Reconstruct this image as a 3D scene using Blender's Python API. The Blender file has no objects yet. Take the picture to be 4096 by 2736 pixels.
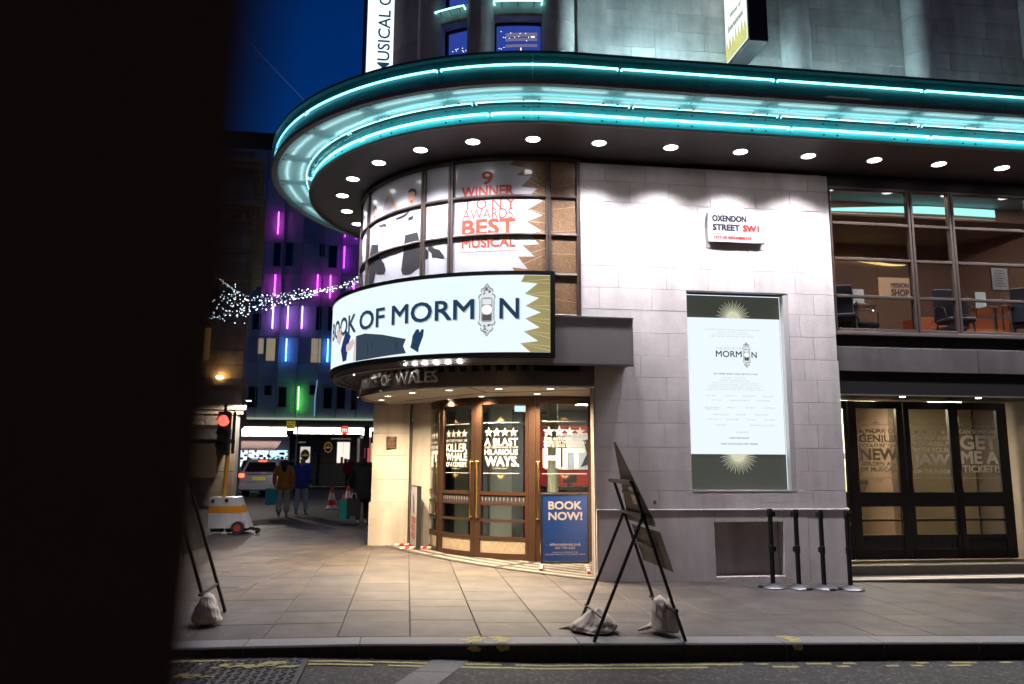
import bpy, bmesh, math, random
from mathutils import Vector, Matrix
from mathutils.geometry import tessellate_polygon
random.seed(7)
PI = math.pi
sc = bpy.context.scene
C = sc.collection

# ---------------------------------------------------------------- camera
YAW, PITCH, ROLL, CH = math.radians(7.5), math.radians(8.7), math.radians(0.25), 1.62
fw0 = Vector((math.sin(YAW), math.cos(YAW), 0)); r0 = Vector((math.cos(YAW), -math.sin(YAW), 0)); up0 = Vector((0, 0, 1))
fw = fw0*math.cos(PITCH) + up0*math.sin(PITCH); up1 = -fw0*math.sin(PITCH) + up0*math.cos(PITCH)
rt = r0*math.cos(ROLL) + up1*math.sin(ROLL); up = up1*math.cos(ROLL) - r0*math.sin(ROLL)
cam = bpy.data.cameras.new('camera'); cam_o = bpy.data.objects.new('camera', cam); C.objects.link(cam_o)
m3 = Matrix((rt, up, -fw)).transposed()
cam_o.matrix_world = Matrix.Translation((0, 0, CH)) @ m3.to_4x4()
cam.sensor_width = 36; cam.lens = 27.46; cam.clip_start = 0.02; cam.clip_end = 2000
cam.dof.use_dof = True; cam.dof.focus_distance = 11.3; cam.dof.aperture_fstop = 1.5
sc.camera = cam_o

# ---------------------------------------------------------------- world, sky, faint last daylight
world = bpy.data.worlds.new('World'); sc.world = world; world.use_nodes = True
nt = world.node_tree; nt.nodes.clear()
sky = nt.nodes.new('ShaderNodeTexSky'); sky.sky_type = 'NISHITA'; sky.sun_disc = False
sky.sun_elevation = math.radians(0.5); sky.sun_rotation = math.radians(20); sky.ozone_density = 6.0
tint = nt.nodes.new('ShaderNodeMixRGB'); tint.blend_type = 'MULTIPLY'; tint.inputs[0].default_value = 1
tint.inputs[2].default_value = (0.04, 1.0, 1.25, 1)
bg = nt.nodes.new('ShaderNodeBackground'); bg.inputs[1].default_value = SKYS = 0.15
wo = nt.nodes.new('ShaderNodeOutputWorld')
nt.links.new(sky.outputs[0], tint.inputs[1]); nt.links.new(tint.outputs[0], bg.inputs[0]); nt.links.new(bg.outputs[0], wo.inputs[0])
sun = bpy.data.lights.new('last_daylight', 'SUN'); sun.energy = 0.03; sun.angle = math.radians(12); sun.color = (0.75, 0.85, 1)
sun_o = bpy.data.objects.new('last_daylight', sun); C.objects.link(sun_o); sun_o.rotation_euler = (math.radians(50), 0, math.radians(-20))
sc.view_settings.view_transform = 'Standard'; sc.view_settings.look = 'None'
sc.view_settings.exposure = 0; sc.view_settings.gamma = 1; sc.view_settings.use_curve_mapping = False
sc.cycles.use_denoising = True
sc.cycles.max_bounces = 8; sc.cycles.diffuse_bounces = 3; sc.cycles.glossy_bounces = 3; sc.cycles.transparent_max_bounces = 12
sc.cycles.transmission_bounces = 4
sc.cycles.sample_clamp_indirect = 4; sc.cycles.caustics_reflective = False; sc.cycles.caustics_refractive = False

# ---------------------------------------------------------------- helpers
class MB:
    def __init__(s): s.v = []; s.f = []; s.mi = []
    def add(s, vs, fs, mi=0):
        n = len(s.v); s.v += [tuple(v) for v in vs]; s.f += [tuple(n+i for i in f) for f in fs]; s.mi += [mi]*len(fs); return s
    def box(s, x0, y0, z0, x1, y1, z1, mi=0):
        vs = [(x, y, z) for z in (z0, z1) for y in (y0, y1) for x in (x0, x1)]
        return s.add(vs, [(0, 2, 3, 1), (4, 5, 7, 6), (0, 1, 5, 4), (2, 6, 7, 3), (0, 4, 6, 2), (1, 3, 7, 5)], mi)
    def cbox(s, x0, y0, z0, x1, y1, z1, c=0.008, mi=0, zf=None):
        # box with chamfered edges
        vs = []; idx = {}
        for sx in (0, 1):
            for sy in (0, 1):
                for sz in (0, 1):
                    X = (x0, x1)[sx]; Y = (y0, y1)[sy]; Z = (z0, z1)[sz]
                    dx = c*(1-2*sx); dy = c*(1-2*sy); dz = c*(1-2*sz)
                    for a, p in enumerate(((X, Y+dy, Z+dz), (X+dx, Y, Z+dz), (X+dx, Y+dy, Z))):
                        idx[sx, sy, sz, a] = len(vs); vs.append(p)
        fs = []
        for a in range(3):
            for e in (0, 1):
                k = [q for q in ((0, 0), (1, 0), (1, 1), (0, 1))]
                def key(u, w):
                    t = [u, w]; t.insert(a, e); return idx[t[0], t[1], t[2], a]
                f = [key(*q) for q in k]
                if (e == 0) != (a == 1): f = f[::-1]
                fs.append(tuple(f))
        for a, b in ((0, 1), (0, 2), (1, 2)):
            d = 3-a-b
            for ea in (0, 1):
                for eb in (0, 1):
                    def kk(ed, face):
                        t = [0, 0, 0]; t[a] = ea; t[b] = eb; t[d] = ed; return idx[t[0], t[1], t[2], face]
                    fs.append((kk(0, a), kk(1, a), kk(1, b), kk(0, b)))
        for sx in (0, 1):
            for sy in (0, 1):
                for sz in (0, 1): fs.append(tuple(idx[sx, sy, sz, a] for a in range(3)))
        if zf: vs = [(x, y, z+zf(x)) for x, y, z in vs]
        return s.add(vs, fs, mi)
    def prism(s, pts, z0, z1, mi=0):
        n = len(pts); vs = [(x, y, z0) for x, y in pts]+[(x, y, z1) for x, y in pts]
        fs = [tuple(range(n))[::-1], tuple(range(n, 2*n))]+[(i, (i+1) % n, n+(i+1) % n, n+i) for i in range(n)]
        return s.add(vs, fs, mi)
    def tube(s, pts, r, n=8, mi=0, closed=False, r2=None):
        pts = [Vector(p) for p in pts]; vs = []; N = len(pts)
        prev = None
        for i, p in enumerate(pts):
            t = (pts[min(i+1, N-1)]-pts[max(i-1, 0)])
            if t.length < 1e-9: t = Vector((0, 0, 1))
            t.normalize()
            if prev is None:
                a = Vector((0, 0, 1)) if abs(t.z) < .9 else Vector((1, 0, 0)); u_ = t.cross(a).normalized()
            else:
                u_ = prev-t*prev.dot(t)
                if u_.length < .3:
                    a = Vector((0, 0, 1)) if abs(t.z) < .9 else Vector((1, 0, 0)); u_ = t.cross(a)
                u_.normalize()
            prev = u_; w_ = t.cross(u_)
            rr = r if r2 is None else r+(r2-r)*i/max(1, N-1)
            for k in range(n):
                an = 2*PI*k/n; vs.append(p+(u_*math.cos(an)+w_*math.sin(an))*rr)
        fs = [(i*n+k, i*n+(k+1) % n, (i+1)*n+(k+1) % n, (i+1)*n+k) for i in range(N-1) for k in range(n)]
        fs += [tuple(range(n))[::-1], tuple(range((N-1)*n, N*n))]
        return s.add(vs, fs, mi)
    def lathe(s, prof, cx=0, cy=0, n=16, mi=0, a0=0, a1=2*PI, caps=True):
        full = abs(a1-a0-2*PI) < 1e-6; m = n if full else n+1
        vs = [(cx+r*math.cos(a0+(a1-a0)*k/n), cy+r*math.sin(a0+(a1-a0)*k/n), z) for r, z in prof for k in range(m)]
        fs = []
        for i in range(len(prof)-1):
            for k in range(n):
                k2 = (k+1) % m
                fs.append((i*m+k, i*m+k2, (i+1)*m+k2, (i+1)*m+k))
        if full and caps:
            if prof[0][0] > 1e-5: fs.append(tuple(range(m))[::-1])
            if prof[-1][0] > 1e-5: fs.append(tuple(range((len(prof)-1)*m, len(prof)*m)))
        return s.add(vs, fs, mi)
    def sweep(s, path, prof, s0, s1, step=0.18, mi=0, caps=True):
        # closed profile (off, z) swept along an Arc path
        if s0 < 0 < s1: n1 = max(1, math.ceil(-s0/step)); S_ = [s0*(1-i/n1) for i in range(n1)]+[0.0, s1]
        elif s1 <= 0:
            n1 = max(1, math.ceil((s1-s0)/step)); S_ = [s0+(s1-s0)*i/n1 for i in range(n1+1)]
        else: S_ = [s0, s1]
        m = len(prof); vs = [path.pt(q, o, z) for q in S_ for o, z in prof]; fs = []
        for i in range(len(S_)-1):
            for k in range(m):
                k2 = (k+1) % m; fs.append((i*m+k, (i+1)*m+k, (i+1)*m+k2, i*m+k2))
        if caps: fs += [tuple(range(m)), tuple(range((len(S_)-1)*m, len(S_)*m))[::-1]]
        return s.add(vs, fs, mi)
    def mesh(s, name, mats, smooth=False):
        me = bpy.data.meshes.new(name); me.from_pydata(s.v, [], s.f)
        for m in (mats if isinstance(mats, (list, tuple)) else [mats]): me.materials.append(m)
        if len(me.materials) > 1: me.polygons.foreach_set('material_index', s.mi)
        bm = bmesh.new(); bm.from_mesh(me); bmesh.ops.recalc_face_normals(bm, faces=bm.faces)
        bm.to_mesh(me); bm.free()
        if smooth:
            me.polygons.foreach_set('use_smooth', [True]*len(me.polygons))
            if smooth != 'all':
                try: me.set_sharp_from_angle(angle=math.radians(40))
                except Exception: pass
        me.update(); return me

class Arc:   # quarter-round corner that runs on as a straight facade; s = distance along it, 0 where it turns straight
    def __init__(s, cx, cy, R): s.cx, s.cy, s.R = cx, cy, R
    def pt(s, q, off=0, z=0):
        if q >= 0: return (s.cx+q, s.cy-s.R-off, z)
        th = q/s.R+1.5*PI; return (s.cx+(s.R+off)*math.cos(th), s.cy+(s.R+off)*math.sin(th), z)
    def rot(s, q): return 0.0 if q >= 0 else q/s.R

def link(o): C.objects.link(o); return o
def thing(name, label, cat, loc=(0, 0, 0), rot=0, group=None):
    o = bpy.data.objects.new(name, None); link(o); o.location = loc; o.rotation_euler = (0, 0, rot); o.empty_display_size = .2
    o['label'] = label; o['category'] = cat
    if group: o['group'] = group
    return o
def obj(name, mb, mat, parent=None, smooth=False, world=True, label=None, cat=None, kind=None, group=None):
    me = mb if isinstance(mb, bpy.types.Mesh) else mb.mesh(name, mat, smooth)
    o = bpy.data.objects.new(name, me); link(o)
    if parent is not None:
        o.parent = parent
        if world:
            p = parent; off = Vector((0, 0, 0))
            while p is not None: off -= p.location; p = p.parent
            o.location = off
    else:
        pass
    if label: o['label'] = label
    if cat: o['category'] = cat
    if kind: o['kind'] = kind
    if group: o['group'] = group
    return o
def dup(root, loc, rot=None, label=None, scale=None):
    def cp(o, par):
        c = o.copy(); link(c); c.parent = par
        for ch in list(o.children): cp(ch, c)
        return c
    r = cp(root, None); r.location = loc
    if rot is not None: r.rotation_euler = (0, 0, rot)
    if scale is not None: r.scale = (scale,)*3
    if label: r['label'] = label
    return r

# ---------------------------------------------------------------- materials
def M(name, col, rough=.6, metal=0, var=0, vscale=4, bump=0, bscale=60, emit=None, es=0, rand=0, spec=None, coat=0, stain=0, aniso=False, detail=6, col2=None, speck=None):
    m = bpy.data.materials.new(name); m.use_nodes = True; n = m.node_tree.nodes; L = m.node_tree.links
    b = n['Principled BSDF']; b.inputs['Roughness'].default_value = rough; b.inputs['Metallic'].default_value = metal
    if spec is not None: b.inputs['Specular IOR Level'].default_value = spec
    if coat: b.inputs['Coat Weight'].default_value = coat; b.inputs['Coat Roughness'].default_value = .03
    out = None
    col4 = (*col, 1)
    b.inputs['Base Color'].default_value = col4
    if var or rand or stain or col2 or speck:
        tc = n.new('ShaderNodeTexCoord'); geo = n.new('ShaderNodeNewGeometry')
        cur = None
        if col2:
            oi0 = n.new('ShaderNodeObjectInfo'); mm = n.new('ShaderNodeMath'); mm.operation = 'FRACT'; m0 = n.new('ShaderNodeMath'); m0.operation = 'MULTIPLY'; m0.inputs[1].default_value = 7.31
            L.new(oi0.outputs['Random'], m0.inputs[0]); L.new(m0.outputs[0], mm.inputs[0]); mx = n.new('ShaderNodeMixRGB'); mx.inputs[1].default_value = col4; mx.inputs[2].default_value = (*col2, 1); L.new(mm.outputs[0], mx.inputs[0]); cur = mx.outputs[0]
        if speck:
            vo = n.new('ShaderNodeTexVoronoi'); vo.inputs['Scale'].default_value = speck[0]; L.new(geo.outputs['Position'], vo.inputs['Vector'])
            vr = n.new('ShaderNodeSeparateColor'); L.new(vo.outputs['Color'], vr.inputs[0]); pw = n.new('ShaderNodeMath'); pw.operation = 'POWER'; pw.inputs[1].default_value = speck[2]; L.new(vr.outputs[0], pw.inputs[0])
            mx = n.new('ShaderNodeMixRGB'); mx.inputs[1].default_value = col4; mx.inputs[2].default_value = (*speck[1], 1); L.new(pw.outputs[0], mx.inputs[0])
            if cur is not None: L.new(cur, mx.inputs[1])
            cur = mx.outputs[0]
        def mul(prev, fac_socket, lo, hi):
            mr = n.new('ShaderNodeMapRange'); L.new(fac_socket, mr.inputs[0]); mr.inputs[3].default_value = lo; mr.inputs[4].default_value = hi
            mx = n.new('ShaderNodeMixRGB'); mx.blend_type = 'MULTIPLY'; mx.inputs[0].default_value = 1
            if prev is None: mx.inputs[1].default_value = col4
            else: L.new(prev, mx.inputs[1])
            L.new(mr.outputs[0], mx.inputs[2]); return mx.outputs[0]
        if var:
            no = n.new('ShaderNodeTexNoise'); no.inputs['Scale'].default_value = vscale; no.inputs['Detail'].default_value = detail; no.inputs['Roughness'].default_value = .65
            L.new(geo.outputs['Position'], no.inputs['Vector']); mr0 = n.new('ShaderNodeMapRange'); mr0.inputs[1].default_value = .3; mr0.inputs[2].default_value = .7
            L.new(no.outputs[0], mr0.inputs[0]); cur = mul(cur, mr0.outputs[0], 1-var, 1+var*.5)
        if stain:
            no = n.new('ShaderNodeTexNoise'); no.inputs['Scale'].default_value = .9; no.inputs['Detail'].default_value = 5
            mp = n.new('ShaderNodeMapping'); mp.inputs['Scale'].default_value = (3.5, 3.5, .5); L.new(geo.outputs['Position'], mp.inputs[0]); L.new(mp.outputs[0], no.inputs['Vector'])
            mr0 = n.new('ShaderNodeMapRange'); mr0.inputs[1].default_value = .42; mr0.inputs[2].default_value = .72
            L.new(no.outputs[0], mr0.inputs[0]); cur = mul(cur, mr0.outputs[0], 1, 1-stain)
        if rand:
            oi = n.new('ShaderNodeObjectInfo'); cur = mul(cur, oi.outputs['Random'], 1-rand, 1+rand*.5)
        L.new(cur, b.inputs['Base Color'])
    if bump:
        geo2 = n.new('ShaderNodeNewGeometry'); no = n.new('ShaderNodeTexNoise'); no.inputs['Scale'].default_value = bscale; no.inputs['Detail'].default_value = 5
        L.new(geo2.outputs['Position'], no.inputs['Vector']); bp = n.new('ShaderNodeBump'); bp.inputs['Strength'].default_value = bump; bp.inputs['Distance'].default_value = .01
        L.new(no.outputs[0], bp.inputs['Height']); L.new(bp.outputs[0], b.inputs['Normal'])
    if aniso:   # brushed metal: fine vertical streaks in roughness and colour
        geo2 = n.new('ShaderNodeNewGeometry'); mp = n.new('ShaderNodeMapping'); mp.inputs['Scale'].default_value = (3, 3, 90); L.new(geo2.outputs['Position'], mp.inputs[0])
        no = n.new('ShaderNodeTexNoise'); no.inputs['Scale'].default_value = 3; L.new(mp.outputs[0], no.inputs['Vector'])
        mr = n.new('ShaderNodeMapRange'); mr.inputs[3].default_value = rough-.08; mr.inputs[4].default_value = rough+.12; L.new(no.outputs[0], mr.inputs[0]); L.new(mr.outputs[0], b.inputs['Roughness'])
    if emit is not None:
        b.inputs['Emission Color'].default_value = (*emit, 1); b.inputs['Emission Strength'].default_value = es
    return m
def EM(name, col, s):
    m = bpy.data.materials.new(name); m.use_nodes = True; n = m.node_tree.nodes; L = m.node_tree.links; n.clear()
    e = n.new('ShaderNodeEmission'); e.inputs[0].default_value = (*col, 1); e.inputs[1].default_value = s
    o = n.new('ShaderNodeOutputMaterial'); L.new(e.outputs[0], o.inputs[0]); return m
def GLASS(name, tintc, refl=1.0, rough=0.0, dirt=0.0):
    m = bpy.data.materials.new(name); m.use_nodes = True; n = m.node_tree.nodes; L = m.node_tree.links; n.clear()
    t = n.new('ShaderNodeBsdfTransparent'); t.inputs[0].default_value = (*tintc, 1)
    g = n.new('ShaderNodeBsdfGlossy'); g.inputs['Roughness'].default_value = rough; g.inputs[0].default_value = (refl, refl, refl, 1)
    fr = n.new('ShaderNodeFresnel'); gb = n.new('ShaderNodeNewGeometry'); mi_ = n.new('ShaderNodeMapRange'); mi_.inputs[3].default_value = 1.5; mi_.inputs[4].default_value = 1/1.5; L.new(gb.outputs['Backfacing'], mi_.inputs[0]); L.new(mi_.outputs[0], fr.inputs[0])
    mx = n.new('ShaderNodeMixShader'); L.new(fr.outputs[0], mx.inputs[0]); L.new(t.outputs[0], mx.inputs[1]); L.new(g.outputs[0], mx.inputs[2])
    last = mx.outputs[0]
    if dirt:
        d = n.new('ShaderNodeBsdfDiffuse'); d.inputs[0].default_value = (.6, .6, .6, 1); m2 = n.new('ShaderNodeMixShader'); m2.inputs[0].default_value = dirt
        L.new(last, m2.inputs[1]); L.new(d.outputs[0], m2.inputs[2]); last = m2.outputs[0]
    o = n.new('ShaderNodeOutputMaterial'); L.new(last, o.inputs[0]); return m
def FROST(name, col, tr=.75):
    m = bpy.data.materials.new(name); m.use_nodes = True; n = m.node_tree.nodes; L = m.node_tree.links; n.clear()
    t = n.new('ShaderNodeBsdfTranslucent'); t.inputs[0].default_value = (*col, 1)
    d = n.new('ShaderNodeBsdfTransparent'); d.inputs[0].default_value = (*col, 1)
    g = n.new('ShaderNodeBsdfGlossy'); g.inputs['Roughness'].default_value = .08
    m1 = n.new('ShaderNodeMixShader'); m1.inputs[0].default_value = tr; L.new(d.outputs[0], m1.inputs[1]); L.new(t.outputs[0], m1.inputs[2])
    fr = n.new('ShaderNodeFresnel'); gb = n.new('ShaderNodeNewGeometry'); mi_ = n.new('ShaderNodeMapRange'); mi_.inputs[3].default_value = 1.5; mi_.inputs[4].default_value = 1/1.5; L.new(gb.outputs['Backfacing'], mi_.inputs[0]); L.new(mi_.outputs[0], fr.inputs[0])
    mx = n.new('ShaderNodeMixShader'); L.new(fr.outputs[0], mx.inputs[0]); L.new(m1.outputs[0], mx.inputs[1]); L.new(g.outputs[0], mx.inputs[2])
    o = n.new('ShaderNodeOutputMaterial'); L.new(mx.outputs[0], o.inputs[0]); return m

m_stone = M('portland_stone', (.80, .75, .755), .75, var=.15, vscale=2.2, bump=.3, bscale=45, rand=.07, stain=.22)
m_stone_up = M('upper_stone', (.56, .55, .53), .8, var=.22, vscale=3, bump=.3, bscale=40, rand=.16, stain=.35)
m_stone_warm = M('pier_stone', (.56, .50, .42), .75, var=.15, vscale=3, bump=.25, bscale=45, rand=.06, stain=.25)
m_oldstone = M('old_stone', (.48, .38, .28), .85, var=.35, vscale=2, bump=.4, bscale=12, rand=.2, stain=.4)
m_mortar = M('mortar', (.22, .21, .20), .9)
m_paver = M('york_paving', (.100, .079, .064), .6, var=.55, vscale=2.3, bump=.4, bscale=38, rand=.24, stain=.25, col2=(.070, .061, .061))
m_joint = M('sand_joint', (.07, .065, .06), .95)
m_granite = M('granite', (.19, .19, .20), .6, var=.3, vscale=60, bump=.3, bscale=90, rand=.15)
m_road = M('asphalt', (.021, .019, .021), .75, var=.5, vscale=7, bump=1.0, bscale=60, stain=.3, speck=(42, (.14, .13, .13), 5))
m_bead = EM('bead_lamp_glow', (1, .93, .85), 300)
m_dark = M('black_paint', (.018, .018, .02), .38)
m_black = M('matt_black', (.006, .006, .007), .6)
m_soffit = M('soffit_metal', (.062, .053, .052), .42, metal=.3, var=.1, vscale=1.2)
m_rim = M('canopy_rim', (.20, .18, .17), .45, metal=.2, var=.2, vscale=3)
m_bronze = M('bronze_frame', (.095, .050, .030), .38, metal=.55, var=.12, vscale=6)
m_brownframe = M('window_frame_brown', (.085, .065, .06), .45, metal=.3)
m_brass = M('brass', (.62, .42, .18), .25, metal=1)
m_steel = M('brushed_steel', (.52, .50, .51), .40, metal=.4, var=.1, vscale=2, aniso=True)
m_chrome = M('polished_steel', (.75, .75, .75), .10, metal=1)
m_tealback = M('teal_back_panel', (.10, .42, .44), .5, var=.15, vscale=3)
m_tealglass = GLASS('teal_glass', (.58, .88, .90), .8)
m_tealdark = GLASS('dark_teal_glass', (.50, .74, .76), .8)
m_frost = FROST('frosted_glass', (.86, .95, .95), .82)
m_whitebox = M('white_enamel', (.75, .75, .75), .5)
m_neon = EM('neon_tube', (.45, .95, 1.0), 9)
m_neon_top = EM('neon_tube_dim', (.33, .93, 1.0), 3.2)
m_neon_in = EM('box_tube', (.66, .95, 1.0), 2.8)
m_lens = EM('downlight_lens', (1, .97, .98), 14)
m_lens_w = EM('warm_downlight_lens', (1, .90, .74), 9)
m_white = M('white_paint', (.78, .78, .78), .4)
m_glass = GLASS('clear_glass', (.90, .93, .91), .8)
m_cafe_glass = GLASS('cafe_glass', (.75, .77, .77), 1.0)
m_signface = EM('lit_sign_face', (.80, .92, 1.0), 1.08)
m_signnavy = EM('lit_navy_print', (.018, .050, .105), 1)
m_signgold = M('lit_gold_print', (.25, .2, .08), .6, emit=(.36, .31, .13), es=.9, var=.4, vscale=40)
m_film = M('printed_film_white', (.50, .52, .58), .35, coat=.35)
m_film_gold = M('printed_film_gold', (.26, .155, .085), .35, coat=.7, var=.5, vscale=38)
m_film_red = M('printed_film_red', (.52, .055, .025), .5)
m_film_black = M('printed_film_black', (.035, .035, .04), .4, coat=.5)
m_film_skin = M('printed_film_skin', (.60, .36, .28), .4, coat=.5)
m_film_line = M('printed_film_pale_line', (.70, .52, .38), .5)
m_vinyl = M('white_vinyl', (.80, .79, .76), .5)
m_vinyl_gold = M('gold_vinyl', (.75, .48, .20), .5)
m_rubber = M('rubber', (.02, .02, .02), .8)
m_yellowline = M('yellow_road_paint', (.50, .43, .15), .7, var=.5, vscale=25)

# ---------------------------------------------------------------- lettering and flat prints
_tc = {}
def text_geo(s, bold=0.0, ext=0.0, res=3, space=1.0):
    k = (s, bold, ext, res, space)
    if k in _tc: return _tc[k]
    cu = bpy.data.curves.new('t', 'FONT'); cu.body = s; cu.resolution_u = res; cu.offset = bold; cu.extrude = ext; cu.space_character = space
    cu.align_x = 'LEFT'; o = bpy.data.objects.new('t', cu); link(o); bpy.context.view_layer.update()
    dg = bpy.context.evaluated_depsgraph_get(); me = bpy.data.meshes.new_from_object(o.evaluated_get(dg))
    vs = [tuple(v.co) for v in me.vertices]; fs = [tuple(p.vertices) for p in me.polygons]
    bpy.data.objects.remove(o); bpy.data.curves.remove(cu); bpy.data.meshes.remove(me)
    xs = [v[0] for v in vs]; ys = [v[1] for v in vs]
    x0, x1, y0, y1 = min(xs), max(xs), min(ys), max(ys)
    _tc[k] = ([((x-x0)/(x1-x0), (y-y0)/(y1-y0), z) for x, y, z in vs], fs, (x1-x0)/(y1-y0)); return _tc[k]
def put_text(mb, s, s0, s1, z0, z1, mapf, off=.004, bold=0.0, depth=0.0, res=3, mi=0, slope=None, space=1.0):
    # heavier weights are built up from slightly shifted layers of the regular face
    vs, fs, asp = text_geo(s, 0, .5 if depth else 0, res, space)
    b = bold*.85*(z1-z0); bx = b*(1 if s1 > s0 else -1); big = (z1-z0) > .06
    if b > 0: sh = [(0, 0), (-bx, 0), (bx, 0)]+([(0, -b), (0, b), (-bx, -b), (bx, b), (-bx, b), (bx, -b)] if big else [])
    else: sh = [(0, 0)]; bx = b = 0
    for j, (dx, dy) in enumerate(sh):
        out = []
        for x, y, z in vs:
            S_ = s0+bx+(s1-s0-2*bx)*x+dx; Z_ = z0+b+(z1-z0-2*b)*y+dy
            out.append(mapf(S_, (off+(z+.5)*depth if depth else off)+j*.00022, Z_))
        mb.add(out, fs, mi)
def fit_text(mb, s, cx, z0, z1, mapf, maxw=None, squeeze=1.0, **k):   # centred line, natural width unless it would pass maxw
    asp = text_geo(s, k.get('bold', 0), 0, k.get('res', 3), k.get('space', 1.0))[2]; w = (z1-z0)*asp*squeeze
    if maxw and w > maxw: w = maxw
    put_text(mb, s, cx-w/2, cx+w/2, z0, z1, mapf, **k)
def put_poly(mb, pts, mapf, off=.003, step=.12, mi=0):
    bm = bmesh.new(); vs = [bm.verts.new((x, y, 0)) for x, y in pts]
    for t in tessellate_polygon([[Vector((x, y, 0)) for x, y in pts]]):
        try: bm.faces.new([vs[i] for i in t])
        except Exception: pass
    x0 = min(p[0] for p in pts); x1 = max(p[0] for p in pts); n = int((x1-x0)/step)
    for i in range(1, n+1):
        bmesh.ops.bisect_plane(bm, geom=bm.verts[:]+bm.edges[:]+bm.faces[:], plane_co=(x0+i*(x1-x0)/(n+1), 0, 0), plane_no=(1, 0, 0))
    bm.verts.index_update()
    mb.add([mapf(v.co.x, off, v.co.y) for v in bm.verts], [tuple(v.index for v in f.verts) for f in bm.faces], mi); bm.free()
def star(cx, cz, r): return [(cx+(r if k % 2 == 0 else r*.4)*math.sin(k*PI/5), cz+(r if k % 2 == 0 else r*.4)*math.cos(k*PI/5)) for k in range(10)]
def burst(mb, cx, cz, r0_, r1_, a0, a1, n, mapf, off=.004, w=.5, mi=0):
    for k in range(n):
        a = a0+(a1-a0)*(k+.5)/n; h = (a1-a0)/n*w/2; rr = r1_*(1 if k % 2 == 0 else .82)
        put_poly(mb, [(cx+r0_*math.cos(a-h*1.6), cz+r0_*math.sin(a-h*1.6)), (cx+rr*math.cos(a), cz+rr*math.sin(a)), (cx+r0_*math.cos(a+h*1.6), cz+r0_*math.sin(a+h*1.6))], mapf, off, 9, mi)
def flatmap(y): return lambda s, off, z: (s, y-off, z)

ORD = ['first', 'second', 'third', 'fourth', 'fifth', 'sixth', 'seventh', 'eighth', 'ninth', 'tenth', 'eleventh', 'twelfth', 'thirteenth', 'fourteenth', 'fifteenth', 'sixteenth', 'seventeenth', 'eighteenth', 'nineteenth', 'twentieth']

# ---------------------------------------------------------------- ground: falls gently to the right, 0.07 m higher on the left
def zg(x): return min(.07, -.022*(min(x, 14)-2.64))
def hk(x): return max(.07, min(.15, .15-.028*(1.2-x))) if x < 1.2 else .15     # kerb upstand, lower at the crossing on the left
def sheet(xs, ys, zf, mat, name, kind='structure', parent=None, label=None):
    mb = MB(); vs = [(x, y, zf(x, y)) for y in ys for x in xs]; n = len(xs)
    mb.add(vs, [(j*n+i, j*n+i+1, (j+1)*n+i+1, (j+1)*n+i) for j in range(len(ys)-1) for i in range(n-1)])
    return obj(name, mb, mat, parent, kind=kind, label=label)
KY = 7.12      # kerb face
sheet([-300, -30, -2.4, -1.0, 0.2, 1.2, 14, 300], [-300, KY+.15], lambda x, y: zg(x)-hk(x), m_road, 'road', label='dark asphalt carriageway in front of the kerb')
# side street beyond the pavement
sheet([-300, -.54, 14, 300], [14, 600], lambda x, y: zg(x)-.06, m_road, 'side_street', label='dark asphalt of the side street behind the traffic lights')
def pave_edge(y): return -4.13+(y-21.24)*(2.55/8.05)       # back edge of the pavement along the side street
mb = MB()
P_ = [(-300, KY+.1), (12, KY+.1), (12, 26), (-.54, 33), (pave_edge(32), 32), (pave_edge(18), 18), (-300, 18)]
xs = [-300, -.54, 14, 40]
def poly_ground(pts, z): 
    bm = bmesh.new(); bm.faces.new([bm.verts.new((x, y, 0)) for x, y in pts]); 
    for cx_ in (-.54,): bmesh.ops.bisect_plane(bm, geom=bm.verts[:]+bm.edges[:]+bm.faces[:], plane_co=(cx_, 0, 0), plane_no=(1, 0, 0))
    bmesh.ops.triangulate(bm, faces=bm.faces[:]); bm.verts.index_update()
    m_ = MB(); m_.add([(v.co.x, v.co.y, zg(v.co.x)+z) for v in bm.verts], [tuple(v.index for v in f.verts) for f in bm.faces]); bm.free(); return m_
pave = poly_ground([(-40, KY+.1), (-.54, KY+.1), (14, KY+.1), (14, 34), (-.1, 34), (-4.13, 21.24), (-5.5, 17.6), (-40, 15)], -.016)
pavement = obj('pavement', pave, m_joint, kind='structure', label='broad paved footway of the street corner')
def clip(poly, px, py, nx, ny):      # keep the side where (p-q).n <= 0
    out = []
    for i in range(len(poly)):
        a, b = poly[i], poly[(i+1) % len(poly)]
        da = (a[0]-px)*nx+(a[1]-py)*ny; db = (b[0]-px)*nx+(b[1]-py)*ny
        if da <= 0: out.append(a)
        if da*db < 0: t = da/(da-db); out.append((a[0]+(b[0]-a[0])*t, a[1]+(b[1]-a[1])*t))
    return out
def inset(poly, g):
    cx_ = sum(p[0] for p in poly)/len(poly); cy_ = sum(p[1] for p in poly)/len(poly); out = []
    n = len(poly)
    A = sum(poly[i][0]*poly[(i+1) % n][1]-poly[(i+1) % n][0]*poly[i][1] for i in range(n))
    sg = 1 if A > 0 else -1
    for i in range(n):
        p0, p1, p2 = Vector(poly[i-1]), Vector(poly[i]), Vector(poly[(i+1) % n])
        e1 = (p1-p0).normalized(); e2 = (p2-p1).normalized()
        n1 = Vector((-e1.y, e1.x))*sg; n2 = Vector((-e2.y, e2.x))*sg; b = n1+n2
        if b.length < .3: b = n1
        b = b/max(.35, b.length_squared)*2*.5*2 if False else b.normalized()/max(.4, b.normalized().dot(n1))
        out.append((p1.x+b.x*g, p1.y+b.y*g))
    return out
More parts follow.
